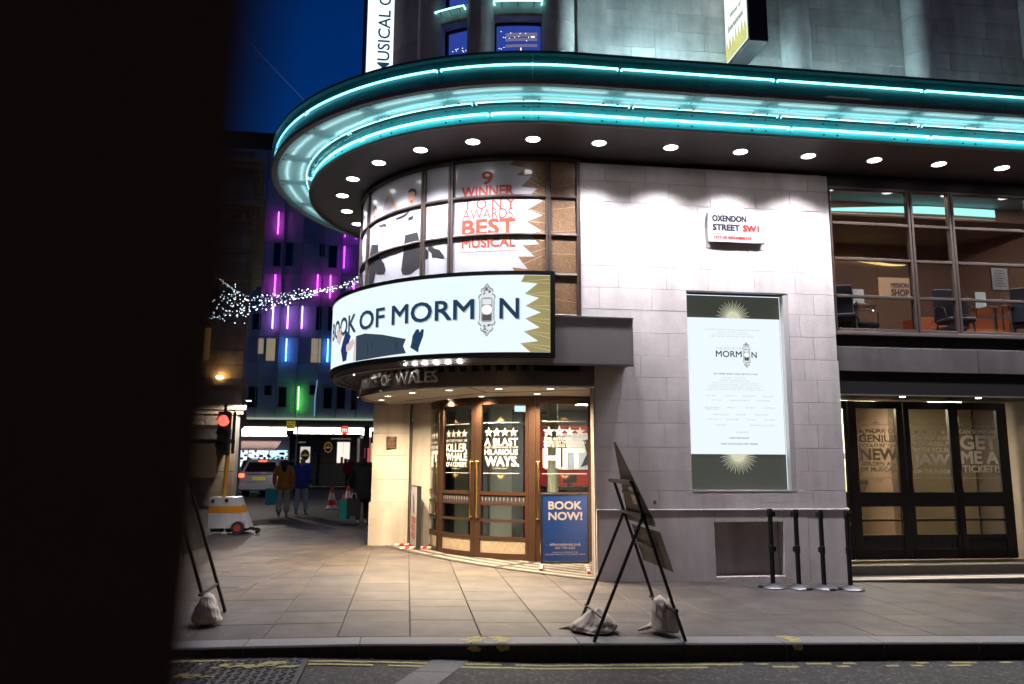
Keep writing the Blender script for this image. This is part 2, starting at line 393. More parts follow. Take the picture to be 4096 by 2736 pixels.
def paver(poly, name='paving_slab', mat=None, parent=None, zo=0, gap=.0035):
    if len(poly) < 3: return
    A = abs(sum(poly[i][0]*poly[(i+1) % len(poly)][1]-poly[(i+1) % len(poly)][0]*poly[i][1] for i in range(len(poly))))/2
    if A < .01: return
    p = inset(poly, gap); q = inset(poly, gap+.006); dz = random.uniform(-.002, .002)+zo
    n = len(p); vs = [(x, y, zg(x)-.03) for x, y in p]+[(x, y, zg(x)-.005+dz) for x, y in p]+[(x, y, zg(x)+dz) for x, y in q]
    fs = [tuple(range(2*n, 3*n))]+[(k*n+i, k*n+(i+1) % n, (k+1)*n+(i+1) % n, (k+1)*n+i) for k in (0, 1) for i in range(n)]
    obj(name, MB().add(vs, fs), mat or m_paver, parent or pavement)
SX, SY, NX, NY = -1.324, 12.912, -.968, .251         # seam where the two bonds of paving meet
PW = .645; k0 = -5
for k in range(-6, 19):
    xa = .06+PW*(k-.0)-.0; xb = xa+PW; y = KY+.3-(0 if k % 2 else .0); rnd = random.Random(k*13)
    ymax = 10.95 if xa > 2.3 else 19.5
    first = True
    while y < ymax:
        l = rnd.choice([.45, .62, .62, .75, .9]); yb = min(y+l, ymax) if ymax-y-l > .2 else ymax
        pl = [(xa, y), (xb, y), (xb, yb), (xa, yb)]
        pl = clip(pl, SX, SY, NX, NY)
        pl = clip(pl, -4.13, 21.24, -.953, .302)
        if not (xa > .1 and y > 15.0) : paver(pl)
        y = yb
vx, vy = .251, .968        # direction of the seam
for i in range(0, 7):
    for j in range(-7, 10):
        a0 = i*.78; a1 = a0+.78; b0 = j*.9+(i % 2)*.4; b1 = b0+.9
        pl = [(SX+NX*a+vx*b, SY+NY*a+vy*b) for a, b in ((a0, b0), (a1, b0), (a1, b1), (a0, b1))]
        if pl[0][1] > 19 or pl[0][0] < -5.2: continue
        pl = clip(pl, 0, KY+.3, 0, -1)
        paver(pl)
m_kerbface = M('shaded_grimy_kerb_face', (.035, .032, .03), .8, var=.4, vscale=9)  # face darkened for road grime and for shade painted into its colour
for k in range(-5, 14):     # kerb stones
    xa = -.37+.98*k*.985+.0; xb = xa+.965; mb = MB(); c = .012
    vs = []; fs = []
    prof = [(KY, -1), (KY, -.014), (KY+.012, 0), (KY+.288, 0), (KY+.295, -.008), (KY+.295, -1)]
    for x in (xa+.004, xb-.004):
        for y, z in prof: vs.append((x, y, zg(x)+(z if z > -.5 else -hk(x)-.06)))
    n = len(prof); fs = [tuple(range(n)), tuple(range(n, 2*n))[::-1]]+[(i, (i+1) % n, n+(i+1) % n, n+i) for i in range(n)]
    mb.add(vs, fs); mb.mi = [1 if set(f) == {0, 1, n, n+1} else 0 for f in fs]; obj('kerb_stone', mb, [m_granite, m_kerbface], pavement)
# worn yellow marks on the kerb and double yellow lines
def road_strip(pts_l, w, zo, mat, name, gaps=0, seed=1, label=None):
    mb = MB(); rnd = random.Random(seed)
    for (xa, ya), (xb, yb) in zip(pts_l[:-1], pts_l[1:]):
        n = max(1, int(abs(xb-xa)/.12))
        for i in range(n):
            t0, t1 = i/n, (i+1)/n; x0_, x1_ = xa+(xb-xa)*t0, xa+(xb-xa)*t1; y0_, y1_ = ya+(yb-ya)*t0, ya+(yb-ya)*t1
            if rnd.random() < (gaps(x0_) if callable(gaps) else gaps): continue
            j = rnd.uniform(-.006, .006)
            mb.add([(x, y+dy+j, zg(x)-hk(x)+zo) for x, y in ((x0_, y0_), (x1_, y1_)) for dy in (-w/2, w/2)], [(0, 1, 3, 2)])
    return obj(name, mb, mat, kind='structure', label=label)
wear = lambda x: .02 if x < 2.2 else (.55 if x > 3.3 else .3)
road_strip([(-6, KY-.15), (0, KY-.16), (2.4, KY-.15), (9, KY-.12)], .045, .004, m_yellowline, 'yellow_line', wear, 3, 'yellow no-parking line nearest the kerb')
road_strip([(-6, KY-.25), (0, KY-.26), (2.4, KY-.25), (9, KY-.21)], .045, .004, m_yellowline, 'yellow_line', lambda x: .02 if x < 2.2 else .8, 4, 'yellow no-parking line farther from the kerb')
mb = MB()
for cx_ in (.62, .87, 3.62):
    rnd = random.Random(int(cx_*100))
    for k in range(34):
        x = cx_+rnd.gauss(0, .035)+(k % 3-1)*.02; y = KY+rnd.uniform(0.0, .26); r = rnd.uniform(.012, .04)
        if y-r < KY+.013: continue
        mb.add([(x+r*math.cos(a), y+r*math.sin(a)*.8, zg(x+r*math.cos(a))+.003+k*.0001) for a in (0, 1.1, 2.3, 3.3, 4.4, 5.3)], [(0, 1, 2, 3, 4, 5)])
    for k in range(14):
        x = cx_+rnd.gauss(0, .02); z = -rnd.uniform(.02, .05); r = rnd.uniform(.012, .024)
        mb.add([(x+r*math.cos(a), KY-.002-k*.0002, zg(x)+z+r*math.sin(a)) for a in (0, 1.1, 2.3, 3.3, 4.4, 5.3)], [(0, 1, 2, 3, 4, 5)])
obj('kerb_paint', mb, m_yellowline, kind='structure', label='flaking yellow loading marks painted across the kerb')
# pale setts crossing the road
m_sett = M('pale_setts', (.16, .16, .165), .7, var=.3, vscale=30, bump=.5, bscale=60, rand=.15)
zr = lambda x: zg(x)-hk(x)
strip = obj('channel_strip', MB().add([(.27, KY, zr(.27)+.001), (.59, KY, zr(.59)+.001), (.16, 6.0, zr(.16)+.001), (-.18, 6.0, zr(-.18)+.001)], [(0, 1, 2, 3)]), m_joint, kind='structure', label='band of pale granite slabs laid across the asphalt')
for (ya, yb) in ((KY-.002, KY-.44), (KY-.45, KY-.95), (KY-.96, KY-1.4)):
    f = lambda x, y: x-(KY-y)*.40
    p = [(f(.27, ya), ya), (f(.59, ya), ya), (f(.59, yb), yb), (f(.27, yb), yb)]
    vs = [(x, y, zr(x)) for x, y in p]+[(x, y, zr(x)+.006) for x, y in p]
    obj('sett', MB().add(vs, [(4, 5, 6, 7), (0, 1, 5, 4), (1, 2, 6, 5), (2, 3, 7, 6), (3, 0, 4, 7)]), m_sett, strip)
# cast-iron access covers with raised treads, yellow paint smeared over them
m_iron = M('cast_iron', (.055, .055, .06), .5, metal=.6, var=.3, vscale=20)
cov = thing('access_cover', 'rusty iron access cover with raised tread pattern set in the road beside the yellow lines', 'access cover', (-1.5, 6.55, zr(-1.5)))
for px0, px1 in ((-2.45, -1.62), (-1.60, -.77)):
    obj('cover_plate', MB().cbox(px0, 6.05, zr(-1.6)-.03, px1, 6.93, zr(-1.6)+.008, .004), m_iron, cov)
mb = MB(); rnd = random.Random(5); zz = zr(-1.6)+.008
for i in range(24):
    for j in range(13):
        cx_ = -2.40+i*.068; cy_ = 6.09+j*.067
        if abs(cx_+1.61) < .04: continue
        a = PI/4 if (i+j) % 2 else -PI/4; l, w = .026, .007
        dx, dy = math.cos(a)*l, math.sin(a)*l; ex, ey = -math.sin(a)*w, math.cos(a)*w
        q = [(cx_-dx-ex, cy_-dy-ey), (cx_+dx-ex, cy_+dy-ey), (cx_+dx+ex, cy_+dy+ey), (cx_-dx+ex, cy_-dy+ey)]
        mb.add([(x, y, zz) for x, y in q]+[(x, y, zz+.006) for x, y in q], [(4, 5, 6, 7), (0, 1, 5, 4), (1, 2, 6, 5), (2, 3, 7, 6), (3, 0, 4, 7)])
obj('raised_tread', mb, m_iron, cov, kind='stuff')
mb = MB()
for cx_, cy_, rr in ((-1.35, 6.72, .14), (-1.18, 6.70, .10), (-1.02, 6.78, .09), (-1.62, 6.45, .13), (-.9, 6.66, .06)):
    for k in range(26):
        x = cx_+rnd.gauss(0, rr*.6); y = cy_+rnd.gauss(0, rr*.22); r = rnd.uniform(.01, .03)
        mb.add([(x+r*1.5*math.cos(a), y+r*.6*math.sin(a), zz+.0075+k*.00005) for a in (0, 1.1, 2.3, 3.3, 4.4, 5.3)], [(0, 1, 2, 3, 4, 5)])
obj('paint_smear', mb, m_yellowline, cov, kind='stuff')
# litter: flakes of leaf and paper on pavement and gutter
mb = MB(); rnd = random.Random(9)
for k in range(190):
    if k < 110: x = rnd.uniform(-2.3, 7.5); y = KY-rnd.expovariate(9)-.01; z = zr(x)+.004
    else: x = rnd.uniform(-2, 8); y = rnd.uniform(KY+.1, 10.6); z = zg(x)+.004
    r = rnd.uniform(.003, .012); a0 = rnd.uniform(0, 6)
    mb.add([(x+r*math.cos(a0+a)*1.6, y+r*math.sin(a0+a), z+rnd.uniform(0, .006)) for a in (0, 1.3, 2.6, 4, 5.2)], [(0, 1, 2, 3, 4)])
obj('litter', mb, M('pale_litter', (.24, .22, .19), .8), kind='stuff', label='scattered pale leaf flakes and paper bits in the gutter')

# ---------------------------------------------------------------- theatre building
YF = 10.9
G_ = Arc(1.93, 13.72, 2.82)
th = thing('theatre', 'pale stone corner theatre with rounded glazed tower and lit interior', 'theatre building', (1.93, 13.7, 0))
def stone(x0, x1, z0, z1, y=YF, d=.12, mat=None, name='stone', g=.0014, c=.0035):
    mb = MB(); dy = random.uniform(-.0012, .0012); mb.cbox(x0+g, y+dy, z0+g, x1-g, y+d, z1-g, c); return obj(name, mb, mat or m_stone, th)
courses = [1.22, 1.49, 1.83, 2.17, 2.50, 2.83, 3.14, 3.48, 3.82, 4.14, 4.47, 4.80, 5.12, 5.45, 5.77, 6.04]
XR = 6.37; PC = (4.04, 5.62, 1.22, 4.12)
obj('wall', MB().box(2.43, YF+.10, 3.16, 2.63, YF+.30, 6.06).box(2.63, YF+.01, -.2, 2.66, YF+.05, 3.15), m_mortar, th)
def row(z0, z1, xa, xb, seed, yy=YF, w=(.55, .95), mat=None, name='stone'):
    r = random.Random(seed); x = xa; first = True
    while x < xb-1e-4:
        l = r.uniform(*w)*(.5 if first and seed % 2 else 1); first = False
        xe = x+l
        if xb-xe < .25: xe = xb
        stone(x, xe, z0, z1, yy, mat=mat, name=name); x = xe
row(.955+.0, 1.22, 2.63, 6.38, 900)
for i, (za, zb) in enumerate(zip(courses[:-1], courses[1:])):
    xl = 2.43 if za >= 3.47 else 2.63; xr = XR if za >= 3.14 else XR+.015
    if za < 4.13:
        zt = zb
        row(za, zb, xl, PC[0], i*7+1); row(za, zb, PC[1], xr, i*7+2, w=(.3, .5))
    else:
        row(za, zb, xl, xr, i*7+3)
# plinth, standing 3 cm proud, with niche
yp = YF-.03
for (x0, x1, z0, z1) in ((2.63, 3.45, -.25, .945), (3.45, 4.34, -.25, .945), (4.34, 5.37, .78, .945), (5.37, 5.75, -.25, .945), (5.75, 6.39, -.25, .945), (4.34, 5.37, -.25, .03)):
    stone(x0, x1, z0, z1, yp, .15, name='plinth_stone')
obj('plinth_ledge', MB().cbox(2.63, yp-.012, .945, 6.40, YF+.1, .962, .004), M('ledge_stone', (.66, .62, .60), .6), th)
obj('niche', MB().box(4.30, YF+.13, -.1, 5.41, YF+.16, .82).box(4.34, yp+.02, .0, 5.37, YF+.14, .03), M('niche_render', (.58, .52, .50), .85, var=.15, vscale=3, stain=.3), th)
obj('wall_core', MB().box(2.45, YF+.125, 6.04, 6.36, YF+.4, 6.10).box(2.66, YF+.17, .9, 4.04, YF+.4, 6.0).box(5.62, YF+.17, .9, 6.34, YF+.4, 6.0).box(4.04, YF+.17, 4.13, 5.62, YF+.4, 6.0).box(4.04, YF+.17, .9, 5.62, YF+.4, 1.20).box(2.66, YF+.17, -.2, 6.34, YF+.4, .9), m_mortar, th)
obj('jamb', MB().prism([(2.615, YF+.02), (2.66, YF+.02), (3.10, 12.83), (3.04, 12.83)], -.1, 2.72), m_white if False else M('cream_jamb', (.62, .58, .52), .5), th)
obj('wall_brass_screw', MB().cbox(3.46, YF-.008, 1.03, 3.505, YF+.01, 1.085, .003), M('tan_patch', (.25, .16, .10), .7), th)
# poster case in its recess
pc = thing('poster_case', 'tall lit playbill case with white credits panel and gold sunbursts on the stone wall', 'poster case', (4.83, YF, 1.22))
m_pframe = M('case_reveal', (.55, .55, .56), .5)
obj('case_box', MB().box(PC[0]+.002, YF+.13, PC[2], PC[1]-.002, YF+.20, PC[3]), m_black, pc)
obj('case_reveal', MB().box(PC[0]+.001, YF-.004, PC[2]-.012, PC[1]-.001, YF+.13, PC[2]+.006).box(PC[1]-.075, YF+.004, PC[2]+.006, PC[1]-.002, YF+.129, PC[3]-.004), m_pframe, pc)
m_olive = M('dark_printed_panel', (.05, .053, .046), .35, emit=(.048, .054, .044), es=.9)
m_panelwhite = EM('lit_white_panel', (.86, .95, 1.0), 1.02)
m_ray = EM('lit_pale_gold_print', (.80, .80, .58), .85)
m_ink = EM('lit_dark_print', (.02, .045, .06), 1); m_grey = EM('lit_grey_print', (.42, .47, .50), 1); m_greyl = EM('lit_pale_grey_print', (.62, .70, .74), 1)
fy = YF+.12
obj('printed_panel', MB().box(4.045, fy, PC[2]+.01, 5.54, fy+.008, PC[3]-.02), m_olive, pc)
obj('light_edge', MB().box(5.54, fy-.002, PC[2]+.01, 5.553, fy+.006, PC[3]-.02).box(4.06, fy-.002, PC[3]-.02, 5.55, fy+.006, PC[3]-.012), EM('case_edge_light', (.75, .9, 1), 1.6), pc)
obj('white_panel', MB().box(4.06, fy-.008, 1.74, 5.53, fy-.002, 3.76), m_panelwhite, pc)
fm = flatmap(fy-.002); fm2 = flatmap(fy-.008)
mb = MB(); 
for cz_, up_, R1 in ((3.762, 1, .27), (1.738, -1, .29)):
    for k in range(27):
        a_ = .03+(PI-.06)*k/26; rr = R1*(1 if k % 2 else .86); dx, dz = math.cos(a_), math.sin(a_)*up_
        put_poly(mb, [(4.80+dx*.05-dz*.0065, cz_+dz*.05+dx*.0065), (4.80+dx*rr-dz*.0015, cz_+dz*rr+dx*.0015), (4.80+dx*rr+dz*.0015, cz_+dz*rr-dx*.0015), (4.80+dx*.05+dz*.0065, cz_+dz*.05-dx*.0065)], fm, .003, 9)
    put_poly(mb, [(4.80+.05*math.cos(PI*k/12), cz_+up_*.05*math.sin(PI*k/12)) for k in range(13)], fm, .002, 9)

obj('sunburst', mb, m_ray, pc)
mb = MB(); cx_ = 4.80; rz = lambda y: 3.76-(y-263)*.002349; rx = lambda x: 4.06+(x-390)*.002475
small = [(338, 150, 'ANNE GAREFINO  IMPORTANT MUSICALS LLC  SONIA FRIEDMAN PRODUCTIONS', .93), (355, 0, 'ROGER BERLIND   SCOTT M. DELMAN   JEAN DOUMANIAN', .66), (368, 0, 'ROY FURMAN   STEPHANIE P. McCLELLAND   KEVIN MORRIS   JON B. PLATT', .86), (381, 0, 'ROBERT G. BARTNER   NORMAN TULCHIN   STUART THOMPSON', .72)]
for y, _, t, w in small: fit_text(mb, t, cx_-.03, rz(y+3.5), rz(y-3.5), fm2, maxw=w)
for y, t, w in ((646, 'BLAIR GIBSON   CONNOR PEIRSON', .40), (663, 'PAIGE PEDDIE   COLIN BURNICLE   IAN CARLYLE', .56), (678, 'RON REMKE   MATTHEW ELLIOT CAMPBELL   DEON ADAMS   JOSH BARNETT   JAKE BISHOP', 1.02), (690, 'CHARLIE BOOKER   CHAR BURNETT   JOSEPH DAVENPORT   PATRICK GEORGE   GEORGE GRAYSON', 1.12), (701, 'CALLUM HENDERSON   EVAN JAMES   SARAKAY LAKE   GARRISON LANGHAM   MICHAEL LEWIS   JACOB McINTOSH', 1.26), (712, 'KELLAH M SPRING   PAIGE MILLER   ZACHARY MILLER   SEAN PARKINS   STEPHEN ROLLEY   JACK ROSE', 1.16), (723, 'ROBIN SIMOES DA SILVA   KINSHASA SUNRISE   CARYS ALYSE THOMSON   NIC VANI   AIDAN WILLIAMS   JASON YORKE', 1.34)):
    fit_text(mb, t, cx_-.02, rz(y+3.3), rz(y-3.3), fm2, maxw=w)
for y, names in ((760, [(532, 'SCOTT PASK'), (652, 'ANN ROTH'), (772, 'BRIAN McDEVITT'), (888, 'BRIAN RONAN')]), (788, [(565, 'JOSH MARQUETTE'), (710, 'NATALIE GALLACHER CDG'), (857, 'CARRIE GARDNER')]), (833, [(535, 'LARRY HOCHMAN &'), (655, 'GLEN KELLY'), (775, 'NICK FINLOW'), (890, 'COLM O REGAN')]), (844, [(535, 'STEPHEN OREMUS')]), (878, [(588, 'CRISPIN OLLINGTON'), (716, 'DEWYNTERS'), (842, 'STORY HOUSE PR')]), (908, [(537, 'JENNIFER WERNER'), (658, 'ALISON POLLARD'), (778, 'BEN CLARE'), (894, 'MATT TOWELL')]), (943, [(590, 'DAVID ROCK'), (845, 'DAVID TURNER & ADAM MILLER')]), (987, [(718, 'STEPHEN OREMUS')])):
    for x, t in names: fit_text(mb, t, rx(x), rz(y+3.8), rz(y-3.8), fm2)
obj('small_lettering', mb, m_grey, pc)
mb = MB()
fit_text(mb, 'TREY PARKER, ROBERT LOPEZ AND MATT STONE', cx_-.0, rz(627), rz(616), fm2, bold=.012, maxw=.86)
fit_text(mb, 'CASEY NICHOLAW', cx_+.02, rz(1028), rz(1017), fm2, bold=.012); fit_text(mb, 'CASEY NICHOLAW & TREY PARKER', cx_+.02, rz(1065), rz(1054), fm2, bold=.012)
put_text(mb, 'MORM', rx(570), rx(733), rz(514), rz(474), fm2, bold=.02); put_text(mb, 'N', rx(795), rx(828), rz(516), rz(477), fm2, bold=.02)
obj('lettering', mb, m_ink, pc)
mb = MB(); put_text(mb, 'THE BOOK OF', rx(570), rx(733), rz(468), rz(448), fm2, bold=.02)
obj('grey_lettering', mb, m_greyl, pc)
m_bell = [EM('bell_print_grey', (.33, .36, .38), 1), EM('bell_print_light', (.72, .76, .78), 1.1), EM('bell_print_dark', (.10, .10, .09), 1), EM('bell_button', (.95, .98, 1), 1.15)]
def bell(cx_, z0, z1, w, mapf, off, parent):     # printed ornamental door-bell plate
    zc = (z0+z1)/2; h = (z1-z0)/2; hw = w/2
    prof = [(0, 1), (.18, .93), (.35, .84), (.62, .80), (.75, .70), (.62, .62), (.92, .55), (1.0, .46), (.86, .38), (.86, 0)]
    pts = [(cx_+x*hw, zc+y*h) for x, y in prof]+[(cx_+x*hw, zc-y*h) for x, y in prof[::-1][1:]]
    pts += [(cx_-x*hw, zc-y*h) for x, y in prof[1:]]+[(cx_-x*hw, zc+y*h) for x, y in prof[::-1][1:-1]]
    mb = MB(); put_poly(mb, pts, mapf, off, mi=0)
    sc_ = lambda k: [(cx_+(x-cx_)*k, zc+(y-zc)*(k*.5+.5)) for x, y in pts]
    put_poly(mb, sc_(.86), mapf, off+.001, mi=1)
    rr = lambda a, b, c_, d: [(cx_+a*hw, zc+b*h), (cx_+c_*hw, zc+b*h), (cx_+c_*hw, zc+d*h), (cx_+a*hw, zc+d*h)]
    def oval(ax, az, zc_, n=20): return [(cx_+ax*hw*math.cos(2*PI*k/n), zc_+az*h*math.sin(2*PI*k/n)) for k in range(n)]
    put_poly(mb, [(cx_+x*hw*.62, zc+y*h*.46) for x, y in ((-1, -.9), (-.6, -1), (.6, -1), (1, -.9), (1, .9), (.6, 1), (-.6, 1), (-1, .9))], mapf, off+.002, mi=0)
    put_poly(mb, [(cx_+x*hw*.5, zc+y*h) for x, y in ((-1, -.40), (1, -.40), (1, -.18), (-1, -.18))], mapf, off+.003, mi=2)
    put_poly(mb, [(cx_+x*hw*.5, zc+y*h) for x, y in ((-1, .20), (1, .20), (1, .40), (-1, .40))], mapf, off+.003, mi=1)
    rnd = random.Random(3)
    for sgn in (1, -1):
        for k in range(16):
            a = rnd.uniform(-.6, .6); b = sgn*rnd.uniform(.55, .86); r = rnd.uniform(.05, .12)
            if abs(a) > .9-abs(b)*.75: a *= .4
            put_poly(mb, [(cx_+(a+r*1.4*math.cos(t))*hw, zc+b*h+r*.35*h*math.sin(t)) for t in (0, 1, 2, 3.1, 4.2, 5.2)], mapf, off+.002+k*.0001, mi=rnd.choice((0, 0, 2)))
    put_poly(mb, oval(.68, .20, zc), mapf, off+.004, mi=0); put_poly(mb, oval(.6, .178, zc), mapf, off+.005, mi=3)
    obj('bell_emblem', mb, m_bell, parent)
bell(rx(764), rz(582), rz(413), .13, fm2, .004, pc)

# street name plate
pl = thing('street_sign', 'white enamel street name plate reading OXENDON STREET SW1', 'street sign', (4.825, YF, 4.88))
m_enam = M('white_enamel_plate', (.52, .53, .57), .3); m_signblk = M('sign_black', (.02, .02, .03), .4); m_signred = M('sign_red', (.60, .03, .03), .4)
obj('plate', MB().cbox(4.385, YF-.055, 4.885, 5.265, YF-.035, 5.345, .006), m_enam, pl)
obj('back_box', MB().cbox(4.40, YF-.035, 4.895, 5.25, YF+.0, 5.335, .004), M('sign_back', (.35, .35, .37), .5), pl)
fs_ = flatmap(YF-.055)
mb = MB(); put_text(mb, 'OXENDON', 4.455, 4.995, 5.205, 5.305, fs_, bold=.06); put_text(mb, 'STREET', 4.46, 4.885, 5.065, 5.165, fs_, bold=.06); mb.box(4.40, YF-.0575, 5.018, 5.25, YF-.0555, 5.021)
obj('black_lettering', mb, m_signblk, pl)
mb = MB(); put_text(mb, 'SW1', 4.935, 5.19, 5.065, 5.165, fs_, bold=.06); put_text(mb, 'CITY OF WESTMINSTER', 4.47, 5.07, 4.935, 4.985, fs_, bold=.08)
obj('red_lettering', mb, m_signred, pl)

# ---------------------------------------------------------------- rounded glazed corner (printed film behind glass)
cw = obj('corner_window_core', MB().sweep(G_, [(-.30, 2.9), (-.04, 2.9), (-.04, 6.08), (-.30, 6.08)], -7, .5), m_black, th)
mull = [-6.1, -5.2, -4.25, -3.45, -1.91, -1.43, .032, .482]; trz = [2.97, 3.70, 4.30, 4.90, 5.485, 6.05]
zt = [3.60, 3.70, 4.30, 4.90, 5.485, 6.05]
for z in (3.70, 4.30, 4.90, 5.485):
    obj('transom', MB().sweep(G_, [(-.02, z-.022), (.022, z-.022), (.03, z-.008), (.03, z+.008), (.022, z+.022), (-.02, z+.022)], -7, .485), m_brownframe, th)
obj('window_head', MB().sweep(G_, [(-.05, 6.035), (.05, 6.035), (.05, 6.085), (-.05, 6.085)], -7, .50), m_brownframe, th)
for s_ in mull:
    w = .038 if s_ in (-1.91, -1.43, .032) else .028
    mb = MB(); n = 1
    for a, b, o0, o1 in ((-w, -w*.25, -.02, .04), (-w*.25, w*.25, -.02, .026), (w*.25, w, -.02, .04)):
        vs = []
        for q in (a, b):
            for o in (o0, o1):
                for z in (3.0, 6.04): vs.append(G_.pt(s_+q, o, z))
        mb.add(vs, [(0, 1, 3, 2), (4, 6, 7, 5), (2, 3, 7, 6), (0, 4, 5, 1), (1, 5, 7, 3), (0, 2, 6, 4)])
    obj('mullion', mb, m_brownframe, th)
for a, b in zip(mull[:-1], mull[1:]):
    for z0, z1 in zip([3.0]+trz[1:-1], trz[1:]):
        obj('window_pane', MB().sweep(G_, [(-.03, z0+.02), (-.006, z0+.02), (-.006, z1-.02), (-.03, z1-.02)], a+.02, b-.02, step=.1), m_film_gold if a > 0 else m_film, th)
gm = lambda s_, off, z: G_.pt(s_, off-.006, z)
gold = [(.0, 6.03), (-.481, 6.03), (-.525, 5.959), (-.300, 5.922), (-.433, 5.801), (-.202, 5.800), (-.370, 5.625), (-.126, 5.606), (-.220, 5.513), (-.047, 5.413), (-.283, 5.276), (-.047, 5.198), (-.283, 5.094), (-.063, 4.958), (-.236, 4.913), (-.103, 4.756), (-.344, 4.738), (-.165, 4.570), (-.409, 4.567), (-.266, 4.378), (-.495, 4.404), (-.42, 4.30), (-.30, 4.25), (.0, 4.25)]
mb = MB(); put_poly(mb, gold, gm, .002); obj('gold_print', mb, m_film_gold, th)
mb = MB()
for i in range(1, len(gold)-2, 1):
    a = gold[i]; cz = 5.05; L_ = .5
    ex = a[0]+L_*.9; ez = a[1]+(cz-a[1])*.28
    if i % 2 == 0: put_poly(mb, [(a[0]+.05, a[1]-.004), (min(ex, -.002), ez-.001), (min(ex, -.002), ez+.003), (a[0]+.05, a[1]+.003)], gm, .004)
for i in range(9):
    z = 3.3+i*.33; put_poly(mb, [(.06, z), (.45, z+(z-4.6)*.10), (.45, z+(z-4.6)*.10+.004), (.06, z+.003)], gm, .004)
obj('gold_ray', mb, m_film_line, th)
mb = MB()
for t, s0, s1, z0, z1, b in (('9', -.958, -.785, 5.67, 5.885, .035), ('WINNER', -1.268, -.475, 5.495, 5.66, .03), ('TONY', -1.231, -.455, 5.30, 5.455, -.012), ('AWARDS', -1.251, -.486, 5.148, 5.304, -.008), ('BEST', -1.255, -.447, 4.906, 5.149, .045), ('MUSICAL', -1.253, -.445, 4.72, 4.857, .03)):
    put_text(mb, t, s0, s1, z0, z1, gm, off=.003, bold=b, space=1.5 if t == 'TONY' else 1.0)
put_poly(mb, [(-1.29, 4.655), (-.41, 4.655), (-.41, 4.660), (-1.29, 4.660)], gm, .003)
obj('poster_lettering', mb, m_film_red, th)
dark = dict(hairR=[(-2.253, 5.742), (-2.238, 5.782), (-2.186, 5.797), (-2.102, 5.776), (-2.070, 5.722), (-2.076, 5.655), (-2.098, 5.650), (-2.109, 5.712), (-2.173, 5.746), (-2.227, 5.737)],
 hairL=[(-3.294, 5.695), (-3.266, 5.760), (-3.193, 5.767), (-3.128, 5.713), (-3.124, 5.657), (-3.179, 5.709), (-3.247, 5.709)],
 tieR=[(-2.231, 5.446), (-2.349, 5.401), (-2.528, 5.388), (-2.521, 5.348), (-2.372, 5.355), (-2.299, 5.366), (-2.219, 5.418)],
 tieL=[(-3.097, 5.453), (-2.977, 5.378), (-2.855, 5.375), (-2.788, 5.342), (-2.792, 5.299), (-2.886, 5.338), (-3.000, 5.339)],
 trR=[(-2.300, 5.067), (-2.038, 5.072), (-1.973, 4.878), (-1.819, 4.741), (-1.816, 4.642), (-1.885, 4.609), (-1.984, 4.515), (-2.174, 4.434), (-2.337, 4.449), (-2.369, 4.521), (-2.326, 4.801)],
 trL=[(-3.293, 5.124), (-3.031, 5.063), (-3.019, 4.883), (-2.817, 4.703), (-2.764, 4.589), (-2.808, 4.537), (-3.056, 4.575), (-3.100, 4.66), (-3.15, 4.50), (-3.191, 4.461), (-3.388, 4.490), (-3.403, 4.916)],
 shoe=[(-1.821, 4.824), (-1.772, 4.829), (-1.714, 4.769), (-1.620, 4.733), (-1.536, 4.626), (-1.544, 4.597), (-1.692, 4.635), (-1.749, 4.633), (-1.760, 4.700), (-1.829, 4.759)],
 badge=[(-2.235, 5.34), (-2.13, 5.35), (-2.13, 5.29), (-2.235, 5.28)], trLL=[(-4.2, 5.12), (-3.95, 5.10), (-3.9, 4.75), (-3.75, 4.55), (-3.95, 4.5), (-4.15, 4.7)])
skin = dict(headR=[(-2.247, 5.767), (-2.185, 5.785), (-2.106, 5.765), (-2.080, 5.713), (-2.084, 5.622), (-2.110, 5.542), (-2.165, 5.510), (-2.211, 5.528), (-2.248, 5.586), (-2.267, 5.677)],
 arm1=[(-2.723, 6.014), (-2.691, 5.970), (-2.674, 5.807), (-2.538, 5.616), (-2.403, 5.507), (-2.303, 5.478), (-2.302, 5.435), (-2.426, 5.452), (-2.591, 5.558), (-2.718, 5.782)],
 arm2=[(-2.725, 6.014), (-2.718, 5.79), (-2.778, 5.745), (-2.836, 5.636), (-2.916, 5.549), (-2.936, 5.590), (-2.857, 5.712), (-2.746, 5.861)],
 armR=[(-1.882, 5.442), (-1.787, 5.409), (-1.633, 5.345), (-1.495, 5.302), (-1.477, 5.258), (-1.512, 5.263), (-1.651, 5.306), (-1.804, 5.337), (-1.885, 5.392)],
 headL=[(-3.296, 5.723), (-3.252, 5.765), (-3.183, 5.761), (-3.128, 5.704), (-3.120, 5.602), (-3.165, 5.524), (-3.219, 5.529), (-3.277, 5.608)])
for k_, p in dark.items(): mb = MB(); put_poly(mb, p, gm, .0045); obj('printed_'+{'h': 'hair', 't': 'tie', 's': 'shoe', 'b': 'badge'}[k_[0]] if k_[:2] != 'tr' else 'printed_trousers', mb, m_film_black, th)
for k_, p in skin.items(): mb = MB(); put_poly(mb, p, gm, .0035); obj('printed_head' if k_[0] == 'h' else 'printed_arm', mb, m_film_skin, th)
mb = MB()
for cx2, cz2, k in ((-2.175, 5.64, 1), (-3.21, 5.63, .95)):
    put_poly(mb, [(cx2-.035*k, cz2-.045), (cx2+.035*k, cz2-.035), (cx2+.02, cz2-.075), (cx2-.015, cz2-.078)], gm, .006)
    for dx in (-.04, .03): put_poly(mb, [(cx2+dx-.014, cz2+.04), (cx2+dx+.014, cz2+.04), (cx2+dx, cz2+.03)], gm, .006)
obj('poster_face_detail', mb, M('printed_film_brown', (.20, .06, .05), .5), th)

